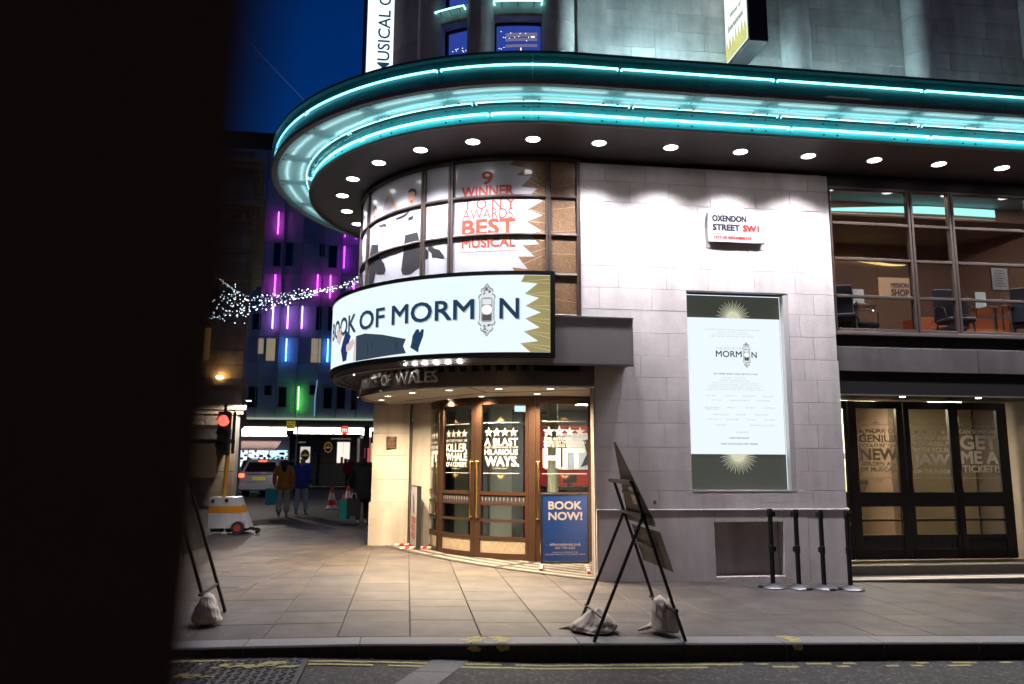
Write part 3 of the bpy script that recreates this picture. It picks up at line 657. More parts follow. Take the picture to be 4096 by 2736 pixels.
# ---------------------------------------------------------------- curved lit sign box
SP = Arc(1.93, 13.72, 3.27)
sb = thing('marquee_sign', 'curved backlit white sign reading BOOK OF MORMON above the corner doors', 'lit sign', (1.93, 10.45, 3.6))
ZS0, ZS1 = 3.03, 4.24; SE = .042
obj('housing', MB().sweep(SP, [(-.30, ZS0), (-.02, ZS0), (-.02, ZS1), (-.30, ZS1)], -6.6, SE), m_black, sb)
for z0, z1 in ((ZS0, ZS0+.068), (ZS1-.056, ZS1)):
    obj('frame_rail', MB().sweep(SP, [(-.02, z0), (.02, z0), (.02, z1), (-.02, z1)], -6.6, SE), m_dark, sb)
for s0, s1 in ((-6.6, -6.53), (SE-.065, SE)):
    obj('frame_stile', MB().sweep(SP, [(-.02, ZS0+.068), (.02, ZS0+.068), (.02, ZS1-.056), (-.02, ZS1-.056)], s0, s1), m_dark, sb)
for s0, s1 in ((-6.53, -3.262), (-3.256, SE-.065)):
    obj('lit_face', MB().sweep(SP, [(-.02, ZS0+.068), (0, ZS0+.068), (0, ZS1-.056), (-.02, ZS1-.056)], s0, s1), m_signface, sb)
sm = lambda s_, off, z: SP.pt(s_, off, z)
m_greyshadow = EM('lit_grey_shadow_print', (.45, .55, .62), 1)
words = (('THE', -5.35, -4.75), ('BOOK', -4.46, -3.285), ('OF', -3.175, -2.566), ('MORM', -2.42, -1.08), ('N', -.727, -.455))
mb = MB()
for t, a, b in words: put_text(mb, t, a+.012, b+.016, 3.550, 3.844, sm, off=.002, bold=.03)
obj('lettering_shadow', mb, m_greyshadow, sb)
mb = MB()
for t, a, b in words: put_text(mb, t, a, b, 3.565, 3.856, sm, off=.004, bold=.024)
obj('lettering', mb, m_signnavy, sb)
bell(-.902, 3.318, 4.072, .25, sm, .003, sb)
mb = MB(); rnd = random.Random(2)
burst(mb, -.902, 3.70, .14, .27, 0, 2*PI, 40, sm, .0015, .25); obj('faint_rays', mb, EM('lit_pale_rays', (.72, .80, .84), 1), sb)
gs = [(-.023, 4.178), (-.380, 4.178), (-.430, 4.085), (-.201, 4.061), (-.376, 3.916), (-.181, 3.858), (-.366, 3.744), (-.155, 3.656), (-.369, 3.567), (-.171, 3.445), (-.389, 3.386), (-.191, 3.255), (-.438, 3.223), (-.300, 3.102), (-.023, 3.102)]
mb = MB(); put_poly(mb, gs, sm, .002); obj('gold_print', mb, m_signgold, sb)
mb = MB()
for i in range(2, len(gs)-2, 2):
    a = gs[i]
    for dz in (0, -.028): put_poly(mb, [(a[0]+.02, a[1]+dz*.3), (-.026, a[1]+(a[1]-3.65)*.10+dz*2.2), (-.026, a[1]+(a[1]-3.65)*.10+dz*2.2+.005), (a[0]+.02, a[1]+dz*.3+.002)], sm, .004)
obj('gold_rays', mb, EM('lit_cream_line', (.7, .66, .45), 1), sb)
mb = MB(); put_poly(mb, [(-3.262, 3.497), (-3.012, 3.507), (-2.604, 3.447), (-2.369, 3.394), (-2.140, 3.344), (-2.189, 3.244), (-2.134, 3.137), (-2.443, 3.127), (-2.918, 3.110), (-3.251, 3.110)], sm, .004); obj('printed_trousers', mb, EM('lit_slate_print', (.040, .062, .095), 1), sb)
mb = MB()
for x, zt_, zb_, w_ in ((-3.02, 3.47, 3.16, .10), (-2.72, 3.42, 3.25, -.12), (-2.44, 3.38, 3.18, .16), (-2.28, 3.33, 3.22, -.05)): put_poly(mb, [(x, zt_), (x+w_, (zt_+zb_)/2), (x+w_*.8, zb_), (x+w_*.8-.008, zb_), (x+w_-.012, (zt_+zb_)/2)], sm, .006)
obj('trouser_crease', mb, EM('lit_crease', (.015, .022, .035), 1), sb)
mb = MB(); put_poly(mb, [(-2.028, 3.377), (-1.969, 3.466), (-1.921, 3.469), (-1.907, 3.420), (-1.873, 3.469), (-1.837, 3.457), (-1.847, 3.365), (-1.914, 3.205), (-1.924, 3.134), (-2.061, 3.214), (-2.038, 3.295)], sm, .004)
obj('printed_shoes', mb, m_signnavy, sb)
mb = MB(); put_poly(mb, [(-3.611, 3.631), (-3.431, 3.517), (-3.508, 3.392), (-3.567, 3.153), (-3.714, 3.145), (-3.821, 3.339), (-3.747, 3.467)], sm, .005); obj('printed_book', mb, EM('lit_blue_print', (.02, .04, .16), 1), sb)
mb = MB(); put_poly(mb, [(-4.090, 3.700), (-3.842, 3.698), (-3.757, 3.560), (-3.882, 3.427), (-4.060, 3.508)], sm, .006); put_poly(mb, [(-3.589, 3.391), (-3.341, 3.462), (-3.299, 3.390), (-3.423, 3.293), (-3.580, 3.288)], sm, .007); put_poly(mb, [(-3.30, 3.44), (-3.265, 3.49), (-3.265, 3.12), (-3.33, 3.12)], sm, .006)
obj('printed_skin', mb, EM('lit_skin_print', (.72, .55, .50), 1), sb)
# ---------------------------------------------------------------- steel entrance canopy ring and its lettering band
ST = Arc(1.93, 13.72, 3.22)
ec = thing('entrance_canopy', 'curved brushed steel entrance canopy with raised PRINCE OF WALES letters', 'entrance canopy', (1.93, 11.0, 2.97))
for s0, s1 in ((-7, -4.6), (-4.6, -1.5), (-1.5, 1.16)):
    obj('steel_panel', MB().sweep(ST, [(-.05, 2.965), (0, 2.965), (0, 3.60), (-.05, 3.60)], s0+.002, s1), m_steel, ec, smooth=True)
obj('top_lid', MB().sweep(ST, [(-.45, 3.602), (.012, 3.602), (.012, 3.625), (-.45, 3.625)], -7, 1.172), M('dull_steel', (.35, .35, .36), .4, metal=.8), ec)
obj('bottom_lip', MB().sweep(ST, [(-.06, 2.940), (.008, 2.940), (.008, 2.963), (-.06, 2.963)], -7, 1.168), M('dull_steel_lip', (.30, .30, .31), .35, metal=.9), ec)
obj('end_panel', MB().box(3.082, 10.50, 2.965, 3.094, YF-.002, 3.60), m_steel, ec)
obj('under_soffit', MB().sweep(ST, [(-.46, 2.985), (-.06, 2.985), (-.06, 3.0), (-.46, 3.0)], -7, 1.14), M('steel_soffit', (.22, .20, .19), .35, metal=.8), ec, smooth=True)
obj('soffit_groove', MB().sweep(ST, [(-.19, 2.975), (-.15, 2.975), (-.15, 2.984), (-.19, 2.984)], -7, .0), m_dark, ec)
RL = Arc(1.93, 13.72, 2.78)
m_steel_dark = M('dark_steel', (.24, .215, .21), .30, metal=.85, aniso=True)
obj('letter_band', MB().sweep(RL, [(-.06, 2.70), (0, 2.70), (0, 2.985), (-.06, 2.985)], -7, .70), m_steel_dark, ec, smooth=True)
obj('chrome_lip', MB().sweep(RL, [(-.02, 2.672), (.02, 2.672), (.026, 2.685), (.02, 2.699), (-.02, 2.699)], -7, .70), m_chrome, ec, smooth=True)
lm = lambda s_, off, z: RL.pt(s_, off, z)
m_letter = M('polished_letter', (.80, .76, .72), .3, metal=.5)
for t, a, b in (('PRINCE', -3.50, -2.86), ('OF', -2.74, -2.48), ('WALES', -2.38, -1.58)):
    vs, fs, asp = text_geo(t, .03, .5)
    mb = MB(); put_text(mb, t, a, b, 2.755, 2.925, lm, off=.012, bold=.02, depth=.045); obj('raised_letters', mb, m_letter, ec)
# ceiling of the entrance
m_cream = M('cream_ceiling', (.52, .47, .40), .55, var=.06, vscale=2)
pts = [RL.pt(-7+k*.25, -.07, 0)[:2] for k in range(28)]+[(1.93, 10.99+.02), (2.66, 11.0), (3.2, 13.2), (3.2, 17.5), (-.2, 17.5)]
obj('entrance_ceiling', MB().prism(pts, 2.705, 2.74), m_cream, th)
obj('ceiling_seam', MB().prism([(-.06, 14.3), (1.22, 12.36), (1.25, 12.40), (-.03, 14.34)], 2.700, 2.7045).prism([(.78, 11.37), (.82, 11.36), (1.27, 12.40), (1.22, 12.41)], 2.700, 2.7045).prism([(1.25, 12.38), (2.79, 11.57), (2.80, 11.61), (1.27, 12.43)], 2.700, 2.7045), m_dark, th)
def spot(parent, loc, power, angle, blend, col, rad=.05):
    l = bpy.data.lights.new('lamp', 'SPOT'); l.energy = power; l.spot_size = math.radians(angle); l.spot_blend = blend; l.color = col; l.shadow_soft_size = rad
    o = bpy.data.objects.new('lamp', l); link(o); o.parent = parent; o.location = loc; return o
def lamp_unit(name, r, lens_mat, trim_mat):
    t = thing(name, '', 'downlight'); 
    obj('trim', MB().lathe([(r, -.004), (r+.012, -.008), (r+.022, -.004), (r+.022, 0), (r, .0)], n=24, caps=False), trim_mat, t, world=False, smooth=True)
    obj('lens', MB().lathe([(0, -.002), (r, -.002), (r, 0), (0, 0)], n=24), lens_mat, t, world=False)
    return t
m_trim = M('lamp_trim', (.5, .5, .5), .4)
EL = [(-.49, 14.21), (-.36, 15.19), (-.35, 13.33), (.05, 12.6), (.61, 12.03), (1.34, 11.66), (2.1, 11.52), (.33, 14.99), (.73, 13.84), (1.21, 13.1), (2.05, 12.43)]
u = lamp_unit('entrance_downlight', .062, m_lens_w, m_trim); spot(u, (0, 0, -.03), 400, 146, 1.0, (1, .78, .52))
order = sorted(range(len(EL)), key=lambda i: EL[i][0]+EL[i][1]*.02)
near = [i for i in range(len(EL)) if i in (0, 2, 3, 4, 5, 6)]
for i, (x, y) in enumerate(EL):
    outer = i in (0, 2, 3, 4, 5, 6)
    seq = sorted([j for j in range(len(EL)) if (j in (0, 2, 3, 4, 5, 6)) == outer], key=lambda j: EL[j][0])
    lab = 'warm round entrance downlight, %s from the left in the %s row under the steel canopy' % (ORD[seq.index(i)], 'outer' if outer else 'inner')
    if i == 0: u.location = (x, y, 2.703); u['label'] = lab; u['group'] = 'downlights in the entrance ceiling'
    else: dup(u, (x, y, 2.703), label=lab)
tw = [(-.88, 12.62), (-.76, 12.27), (-.64, 11.97), (-.51, 11.76), (-.38, 11.56), (-.23, 11.35), (-.07, 11.19), (.06, 11.08), (.19, 10.98), (.34, 10.87), (.5, 10.79), (.68, 10.73)]
for x, y in tw: obj('bead_lamp', MB().lathe([(0, 2.976), (.009, 2.978), (.009, 2.984), (0, 2.984)], x, y, n=10), m_bead, ec)

# ---------------------------------------------------------------- stone pier on the left of the doors
def pier_block(z0, z1, grow=0, k=0):
    g = .002; q = grow
    obj('pier_stone', MB().prism([(-.66-q, 15.16-q), (.03, 15.06-q), (.05, 15.5), (-.62-q, 16.1)], z0+g, z1-g), m_stone_warm, th)
zc = [-.05, .86, 1.28, 1.72, 2.14, 2.70]
for i, (a, b) in enumerate(zip(zc[:-1], zc[1:])): pier_block(a, b, .035 if i == 0 else 0)
for i, (a, b) in enumerate(zip([-.05, .86, 1.72, 2.2], [.86, 1.72, 2.2, 2.70])):
    obj('pier_stone', MB().prism([(.085, 15.10), (.42, 14.74), (.46, 14.75), (.5, 15.6), (.1, 15.6)], a+.002, b-.002), m_stone_warm, th)
obj('groove_pipe', MB().tube([(.06, 15.11, 0), (.06, 15.11, 2.7)], .014), m_rim, th)
obj('west_wall', MB().box(-.62, 16.1, -.1, -.4, 34, 6.1), m_stone_warm, th)
obj('plaque', MB().cbox(-.405, 15.095, 1.84, -.205, 15.115, 2.08, .004), m_bronze, th)
mb = MB()
for k in range(7): mb.box(-.38, 15.088, 1.87+k*.025, -.23-(k % 3)*.015, 15.094, 1.876+k*.025)
mb.prism([(-.33, 15.088), (-.25, 15.088), (-.25, 15.094), (-.33, 15.094)], 2.045, 2.062)
obj('plaque_lettering', mb, M('worn_brass', (.35, .25, .15), .5, metal=.5), th)

# ---------------------------------------------------------------- threshold of ribbed dark granite
def thr_arc(n=26):
    cx_, cy_, R_ = 8.806, 18.479, 9.806
    a0 = math.atan2(15.12-cy_, -.476-cx_); a1 = math.atan2(10.93-cy_, 2.62-cx_)
    if a0 < 0: a0 += 2*PI
    if a1 < 0: a1 += 2*PI
    return [(cx_+R_*math.cos(a0+(a1-a0)*k/n), cy_+R_*math.sin(a0+(a1-a0)*k/n)) for k in range(n+1)]
TA = thr_arc()
DR = Arc(2.58, 15.0, 2.15)
inner = [DR.pt(-3.5+k*.2, -.12, 0)[:2] for k in range(17)]+[(2.6, 12.97), (3.12, 12.97)]
poly = TA+[(2.66, 10.93)]+inner[::-1]+[(.05, 15.2)]
m_thr = M('threshold_granite', (.045, .042, .04), .45, var=.3, vscale=60, bump=.2, bscale=80); m_thr2 = M('threshold_rib', (.20, .185, .165), .5, var=.2, vscale=50)
bm = bmesh.new(); bm.faces.new([bm.verts.new((x, y, 0)) for x, y in poly]); bmesh.ops.triangulate(bm, faces=bm.faces[:]); bm.verts.index_update()
mb = MB(); mb.add([(v.co.x, v.co.y, zg(v.co.x)+.008) for v in bm.verts], [tuple(v.index for v in f.verts) for f in bm.faces]); bm.free()
thr = obj('threshold', mb, m_thr, kind='structure', label='dark granite entrance threshold with pale non-slip ribs')
def in_poly(x, y):
    c_ = False; n = len(poly)
    for i in range(n):
        (xa, ya), (xb, yb) = poly[i], poly[(i+1) % n]
        if (ya > y) != (yb > y) and x < (xb-xa)*(y-ya)/(yb-ya)+xa: c_ = not c_
    return c_
for line in range(7):       # ribs run parallel to the outer edge, offset inwards
    off = .10+line*.245; run = []
    pts = []
    for k in range(len(TA)*3-2):
        t = k/3; i = min(int(t), len(TA)-2); f = t-i
        x = TA[i][0]*(1-f)+TA[i+1][0]*f; y = TA[i][1]*(1-f)+TA[i+1][1]*f
        d = Vector((8.806-x, 18.479-y)).normalized(); pts.append((x+d.x*off, y+d.y*off, d, in_poly(x+d.x*(off+.12), y+d.y*(off+.12)) and in_poly(x+d.x*(off-.02), y+d.y*(off-.02)) and (k % 26) not in (0,)))
    seg = []
    for p in pts+[(0, 0, None, False)]:
        if p[3]: seg.append(p)
        else:
            if len(seg) > 2:
                mb = MB(); vs = []; n = len(seg)
                for x, y, d, _ in seg:
                    for o, z in ((0, .009), (.004, .013), (.106, .013), (.11, .009)): vs.append((x+d.x*o, y+d.y*o, zg(x)+z))
                mb.add(vs, [(i*4+j, (i+1)*4+j, (i+1)*4+j+1, i*4+j+1) for i in range(n-1) for j in range(3)])
                obj('rib', mb, m_thr2, thr)
            seg = []

# ---------------------------------------------------------------- curved bronze entrance doors
dm = lambda s_, off, z: DR.pt(s_, off, z)
zrails = [(.03, .13), (.354, .395), (.631, .672), (.899, .941), (1.065, 1.123), (2.578, 2.66)]
m_etch = M('etched_glass', (.42, .34, .25), .35, var=.15, vscale=10); m_etchline = M('etched_line', (.60, .42, .20), .4)
m_pattern = M('patterned_dark_glass', (.06, .055, .06), .15, var=.4, vscale=25)
def bendbox(path, s0, s1, o0, o1, z0, z1): return MB().sweep(path, [(o0, z0), (o1, z0), (o1, z1), (o0, z1)], s0, s1, step=.12)
def door_leaf(s0, s1, handle=None, label=None, sideL=.05, sideR=.05):
    d = obj('door', bendbox(DR, s0, s0+sideL, -.03, .03, .03, 2.66), m_bronze, th, label=label)
    def p(n, mb, m, **k): return obj(n, mb, m, d, **k)
    p('door_stile', bendbox(DR, s1-sideR, s1, -.03, .03, .03, 2.66), m_bronze)
    for z0, z1 in zrails: p('door_rail', bendbox(DR, s0+sideL+.001, s1-sideR-.001, -.028, .028, z0, z1), m_bronze)
    a, b = s0+sideL+.001, s1-sideR-.001
    p('glass_pane', bendbox(DR, a, b, -.004, .004, 1.123, 2.578), m_glass); p('glass_pane', bendbox(DR, a, b, -.004, .004, .672, .899), m_glass); p('glass_pane', bendbox(DR, a, b, -.004, .004, .395, .631), m_glass)
    p('patterned_band', bendbox(DR, a, b, -.006, .006, .941, 1.065), m_pattern); p('etched_panel', bendbox(DR, a, b, -.006, .006, .13, .354), m_etch)
    mb = MB(); n = max(1, round((b-a)/.19)); w = (b-a-.04)/n
    for k in range(n):
        x0_ = a+.02+k*w
        for sx in (0, 1):
            xa, za, xb, zb = (x0_, .165, x0_+w/2, .315) if sx == 0 else (x0_+w/2, .315, x0_+w, .165)
            put_poly(mb, [(xa-.007, za), (xa+.007, za), (xb+.007, zb), (xb-.007, zb)], dm, .008, 9)
    p('zigzag_inlay', mb, m_etchline)
    mb = MB()
    for k in range(n*3):
        x0_ = a+(b-a)*(k+.5)/(n*3); put_poly(mb, [(x0_-.012, 1.0), (x0_, .955), (x0_+.012, 1.0), (x0_, 1.05)], dm, .008, 9)
    p('diamond_inlay', mb, M('pale_diamond', (.22, .20, .19), .3) if 'pale_diamond' not in bpy.data.materials else bpy.data.materials['pale_diamond'])
    if handle is not None:
        mb = MB(); pts = [dm(handle, .03, 1.62), dm(handle, .075, 1.62), dm(handle, .08, 1.60), dm(handle, .08, .72), dm(handle, .075, .70), dm(handle, .03, .70)]
        mb.tube(pts, .016, 8); mb.tube([dm(handle-.03, .05, 1.62), dm(handle+.03, .05, 1.62)], .014); mb.tube([dm(handle-.03, .05, .70), dm(handle+.03, .05, .70)], .014)
        p('handle', mb, m_brass, smooth=True)
    return d
dA = door_leaf(-3.42, -2.56, -2.60, None, .05, .06)
dB = door_leaf(-2.53, -1.567, -1.62, None, .12, .075)
dC = door_leaf(-1.560, -.598, -1.49, None, .11, .05)
dD = door_leaf(-.480, .46, -.44, None, .07, .06)
obj('door_post', bendbox(DR, -.594, -.484, -.06, .05, .0, 2.70), m_bronze, th); obj('door_post', bendbox(DR, -2.556, -2.534, -.05, .05, .0, 2.70), m_bronze, th)
obj('door_head', bendbox(DR, -3.5, .48, -.05, .04, 2.665, 2.703), m_bronze, th)
def vinyl(d, lines, stars=None, bars=(), bursts=()):
    mb = MB()
    for t, a, b, z0, z1, bo in lines: put_text(mb, t, a, b, z0, z1, dm, off=.007, bold=bo)
    if stars:
        for k in range(stars[2]): put_poly(mb, star(stars[0]+(stars[1]-stars[0])*(k+.5)/stars[2], (stars[3]+stars[4])/2, (stars[4]-stars[3])*.55), dm, .007, 9)
    for a, b, z in bars: put_poly(mb, [(a, z), (b, z), (b, z+.008), (a, z+.008)], dm, .007)
    obj('vinyl_lettering', mb, m_vinyl, d)
    mb = MB()
    for cx2, z, up_ in bursts: burst(mb, cx2, z, .03, .10, 0.1 if up_ else PI+.1, PI-.1 if up_ else 2*PI-.1, 13, dm, .007, .45)
    obj('gold_sunburst', mb, m_vinyl_gold, d)
vinyl(dA, [('HIT', -3.3, -2.63, 1.51, 1.81, .05), ('A MASSIVE', -3.3, -2.64, 1.83, 1.90, .02), ('IS NOTHING SHORT OF', -3.3, -2.64, 1.93, 1.97, .02)], (-3.3, -2.64, 4, 2.01, 2.15), ((-3.32, -2.62, 2.27), (-3.32, -2.62, 1.42)), ((-2.97, 2.28, True), (-2.97, 1.41, False)))
vinyl(dB, [('INDECENTLY FUNNY. THE', -2.32, -1.75, 1.95, 2.0, .02), ('KILLER', -2.32, -1.75, 1.785, 1.925, .045), ('WHALE', -2.32, -1.75, 1.63, 1.77, .045), ('OF A COMEDY.', -2.31, -1.75, 1.525, 1.61, .03), ('THE DAILY TELEGRAPH', -2.16, -1.93, 1.487, 1.502, 0)], (-2.32, -1.75, 4, 2.02, 2.17), ((-2.33, -1.72, 2.255), (-2.33, -1.69, 1.42)), ((-2.04, 2.268, True), (-2.03, 1.415, False)))
vinyl(dC, [('A BLAST', -1.38, -.78, 1.88, 2.01, .035), ('LORD, THESE MORMONS MOVE IN', -1.38, -.78, 1.835, 1.87, .015), ('HILARIOUS', -1.38, -.78, 1.73, 1.82, .035), ('WAYS.', -1.37, -.76, 1.54, 1.71, .05), ('THE INDEPENDENT ON SUNDAY', -1.23, -.94, 1.50, 1.516, 0)], (-1.38, -.78, 4, 2.03, 2.18), ((-1.40, -.77, 2.262), (-1.40, -.76, 1.42)), ((-1.08, 2.275, True), (-1.08, 1.412, False)))
vinyl(dD, [('THE ASTEROID THAT', -.35, .36, 1.97, 2.02, .03), ('WIPED OUT THE DINOSAURS', -.35, .36, 1.915, 1.96, .02), ('WAS SCARCELY MORE OF A', -.35, .35, 1.86, 1.905, .02), ('HIT', -.36, .34, 1.52, 1.84, .06), ('TIME OUT', -.06, .06, 1.49, 1.508, .02)], (-.35, .35, 4, 2.03, 2.20), ((-.37, .37, 2.28), (-.37, .37, 1.42)), ((0, 2.292, True), (0, 1.412, False)))

# ---------------------------------------------------------------- lobby behind the curved doors
m_wallgrey = M('lobby_wall', (.42, .45, .40), .6); m_redwall = M('red_wall', (.42, .012, .012), .45); m_colw = M('pale_column', (.62, .66, .58), .5); m_floor = M('lobby_floor', (.07, .06, .05), .3)
obj('lobby_floor', MB().box(.3, 13.0, -.04, 8, 20, .005), m_floor, th)
obj('lobby_wall', MB().box(.3, 18.0, 0, 6.4, 18.1, 3.0), m_wallgrey, th)
obj('lobby_side_wall', MB().box(5.0, 12.9, 0, 5.1, 18.0, 3.0).box(.38, 15.2, 0, .44, 18.0, 3.0), m_wallgrey, th)
obj('lobby_red_wall', MB().box(2.55, 17.2, 0, 5.0, 17.3, 2.42), m_redwall, th)
obj('lobby_ceiling', MB().box(.3, 12.98, 2.78, 6.3, 18.1, 2.84), m_cream, th)
obj('lobby_column', MB().box(1.66, 15.9, 0, 2.10, 16.3, 2.78), m_colw, th); obj('lobby_column', MB().box(1.00, 16.6, 0, 1.28, 16.9, 2.78), m_colw, th)
obj('lobby_column', MB().lathe([(.10, 0), (.10, 2.78)], 2.63, 14.2, n=16), m_colw, th, smooth=True)
obj('lobby_column', MB().box(2.12, 16.2, 0, 2.38, 16.6, 2.78), M('grey_column', (.22, .23, .21), .6), th)
obj('dark_doorway', MB().box(1.30, 17.6, 0, 1.68, 17.7, 2.1).box(.66, 17.6, 0, .98, 17.7, 2.1), m_dark, th)
lobposter = thing('lobby_poster', 'white framed show poster on the red lobby wall behind the HIT door', 'poster', (3.6, 17.2, 1.3))
obj('sheet', MB().box(3.0, 17.16, 1.45, 4.35, 17.19, 2.25), m_white, lobposter)
mb = MB(); put_poly(mb, [(3.1, 1.55), (3.3, 1.95), (3.22, 2.15), (3.45, 2.18), (3.5, 1.9), (3.42, 1.5)], flatmap(17.16), .004, 9); put_poly(mb, [(3.8, 1.5), (3.95, 1.8), (3.86, 2.1), (4.05, 2.12), (4.1, 1.6)], flatmap(17.16), .004, 9)
obj('printed_figure', mb, m_film_black, lobposter)
desk = thing('box_office_desk', 'dark box office counter seen through the right-hand door', 'counter', (3.4, 15.8, 0))
obj('counter_front', MB().cbox(2.75, 15.8, 0.005, 4.6, 16.3, 1.08, .01), m_dark, desk); obj('counter_top', MB().cbox(2.70, 15.72, 1.08, 4.65, 16.36, 1.13, .008), M('glossy_black', (.02, .03, .04), .08), desk)
mon = thing('till_screen', 'small dark till screen standing on the box office counter', 'screen', (3.3, 16.0, 1.13)); obj('screen', MB().cbox(3.18, 15.98, 1.19, 3.46, 16.0, 1.36, .004), m_dark, mon); obj('stand', MB().cbox(3.28, 15.98, 1.13, 3.36, 16.04, 1.19, .004), m_dark, mon)
dis = thing('leaflet_stand', 'clear leaflet stand at the left end of the box office counter', 'leaflet stand', (2.9, 15.9, 1.13)); obj('leaflet', MB().cbox(2.82, 15.9, 1.13, 3.02, 15.92, 1.36, .003), m_signblk, dis); obj('frame_edge', MB().box(2.81, 15.893, 1.13, 2.82, 15.92, 1.37).box(3.02, 15.893, 1.13, 3.03, 15.92, 1.37).box(2.82, 15.893, 1.36, 3.02, 15.92, 1.37), m_chrome, dis)
ex = thing('exit_sign', 'small pale lit exit sign hanging inside above the middle door', 'exit sign', (2.1, 14.6, 2.6)); obj('sign_panel', MB().cbox(1.98, 14.6, 2.55, 2.22, 14.63, 2.66, .003), EM('exit_panel', (.75, .92, .95), 1.3), ex); obj('hanger', MB().box(2.09, 14.61, 2.66, 2.11, 14.62, 2.78), m_chrome, ex)
def ceil_lamp(name, label, x0, y0, x1, y1, z, col, s, grp=None):
    t = thing(name, label, 'ceiling light', ((x0+x1)/2, (y0+y1)/2, z), group=grp)
    obj('light_panel', MB().box(x0, y0, z-.012, x1, y1, z-.006), EM('panel_light', col, s), t); obj('housing', MB().box(x0-.02, y0-.02, z-.005, x1+.02, y1+.02, z+.0), m_white, t)
ceil_lamp('ceiling_light', 'rectangular ceiling light over the front of the lobby', 1.2, 14.9, 2.6, 15.3, 2.77, (.97, 1, .92), 75)
ceil_lamp('ceiling_light', 'rectangular ceiling light over the box office counter', 3.0, 15.2, 4.4, 15.6, 2.77, (1, .95, .90), 60)

# ---------------------------------------------------------------- neon-edged main canopy
CN = Arc(2.0, 13.5, 3.76); S0c, S1c = -10.4, 12.5
cn = thing('canopy', 'wide curved canopy edged with turquoise neon and glass panels over the corner', 'canopy', (2.0, 10, 6.1))
PL = 1.06
segs = [S0c+i*PL for i in range(int((S1c-S0c)/PL)+1)]
joins = [round((.59+PL*k)-.0, 4) for k in range(-10, 12)]      # pane joints line up with the bolts between lights
for a, b in zip(joins[::2][:-1], joins[::2][1:]):
    obj('soffit_panel', MB().sweep(CN, [(-1.35, 6.10), (-.0, 6.10), (-.0, 6.135), (-1.35, 6.135)], a+.0015, b-.0015, step=.15), m_soffit, cn)
obj('inner_rim', MB().sweep(CN, [(.002, 6.085), (.035, 6.085), (.035, 6.118), (.002, 6.118)], S0c, S1c), m_rim, cn)
obj('inner_back_panel', MB().sweep(CN, [(-.06, 6.137), (-.045, 6.137), (-.045, 6.40), (-.06, 6.40)], S0c, S1c), m_tealback, cn)
obj('inner_shelf', MB().sweep(CN, [(-.044, 6.136), (.02, 6.12), (.02, 6.125), (-.044, 6.141)], S0c, S1c), m_tealback, cn)
obj('inner_top_rail', MB().sweep(CN, [(-.05, 6.365), (.042, 6.365), (.042, 6.385), (-.05, 6.385)], S0c, S1c), m_dark, cn)
obj('outer_rim', MB().sweep(CN, [(.565, 6.335), (.645, 6.335), (.650, 6.350), (.645, 6.395), (.565, 6.395)], S0c, S1c), m_rim, cn)
obj('outer_back_panel', MB().sweep(CN, [(.555, 6.40), (.57, 6.40), (.57, 6.74), (.555, 6.74)], S0c, S1c), M('dark_teal_panel', (.035, .13, .14), .5, var=.3, vscale=2), cn)
obj('top_cap', MB().sweep(CN, [(.54, 6.742), (.655, 6.742), (.655, 6.775), (.54, 6.775)], S0c, S1c), M('cap_teal', (.03, .07, .075), .4), cn)
obj('roof', MB().sweep(CN, [(-1.4, 6.60), (.54, 6.66), (.54, 6.70), (-1.4, 6.70)], S0c, S1c), m_rim, cn)
obj('light_box_lining', MB().sweep(CN, [(.01, 6.56), (.555, 6.56), (.555, 6.575), (.01, 6.575)], S0c, S1c).sweep(CN, [(.01, 6.40), (.025, 6.40), (.025, 6.558), (.01, 6.558)], S0c, S1c).sweep(CN, [(.54, 6.40), (.553, 6.40), (.553, 6.558), (.54, 6.558)], S0c, S1c), m_whitebox, cn)
for i, (a, b) in enumerate(zip(joins[:-1], joins[1:])):
    g = .004
    obj('soffit_glass', MB().sweep(CN, [(.04, 6.378), (.563, 6.378), (.563, 6.388), (.04, 6.388)], a+g, b-g, step=.27), m_frost, cn)
    obj('inner_glass', MB().sweep(CN, [(.020, 6.122), (.030, 6.122), (.030, 6.36), (.020, 6.36)], a+g, b-g, step=.27), m_tealglass, cn)
    obj('outer_glass', MB().sweep(CN, [(.632, 6.397), (.642, 6.397), (.642, 6.738), (.632, 6.738)], a+g, b-g, step=.27), m_tealdark, cn)
    for o in (.17, .40): 
        n = 5 if b <= 0 else 2
        obj('light_tube', MB().tube([CN.pt(a+.12+(b-a-.24)*k/(n-1), o, 6.412) for k in range(n)], .012, 6), m_neon_in, cn)
bolt = MB().lathe([(0, .012), (.010, .011), (.014, .007), (.014, 0)], n=8).mesh('bolt', m_dark, 'all')
def bolts(s_, o, z, down=False):
    b_ = bpy.data.objects.new('bolt', bolt); link(b_); b_.parent = cn
    p = Vector(CN.pt(s_, o, z)); b_.location = p-cn.location; th_ = CN.rot(s_)
    b_.rotation_euler = (PI, 0, 0) if down else (PI/2, 0, th_)
for j in joins[1:-1]:
    for ds in (-.10, .10):
        bolts(j+ds, .643, 6.44); bolts(j+ds, .031, 6.16); bolts(j+ds, .031, 6.32); bolts(j+ds, .50, 6.377, True); bolts(j+ds, .10, 6.377, True)
def neon(path, o, z, a, b, mat, parent, r=.011, name='neon_tube'):
    n = max(2, int((min(b, 0)-a)/.15)+1) if a < 0 else 2
    ss = [a+.03+(b-a-.06)*k/(n-1) for k in range(n)]
    pts = [path.pt(ss[0]-.0, o-.05, z-.004), path.pt(ss[0]-.004, o-.012, z)]+[path.pt(q, o, z) for q in ss]+[path.pt(ss[-1]+.004, o-.012, z), path.pt(ss[-1], o-.05, z-.004)]
    obj(name, MB().tube(pts, r, 6), mat, parent)
jj = joins[::2]
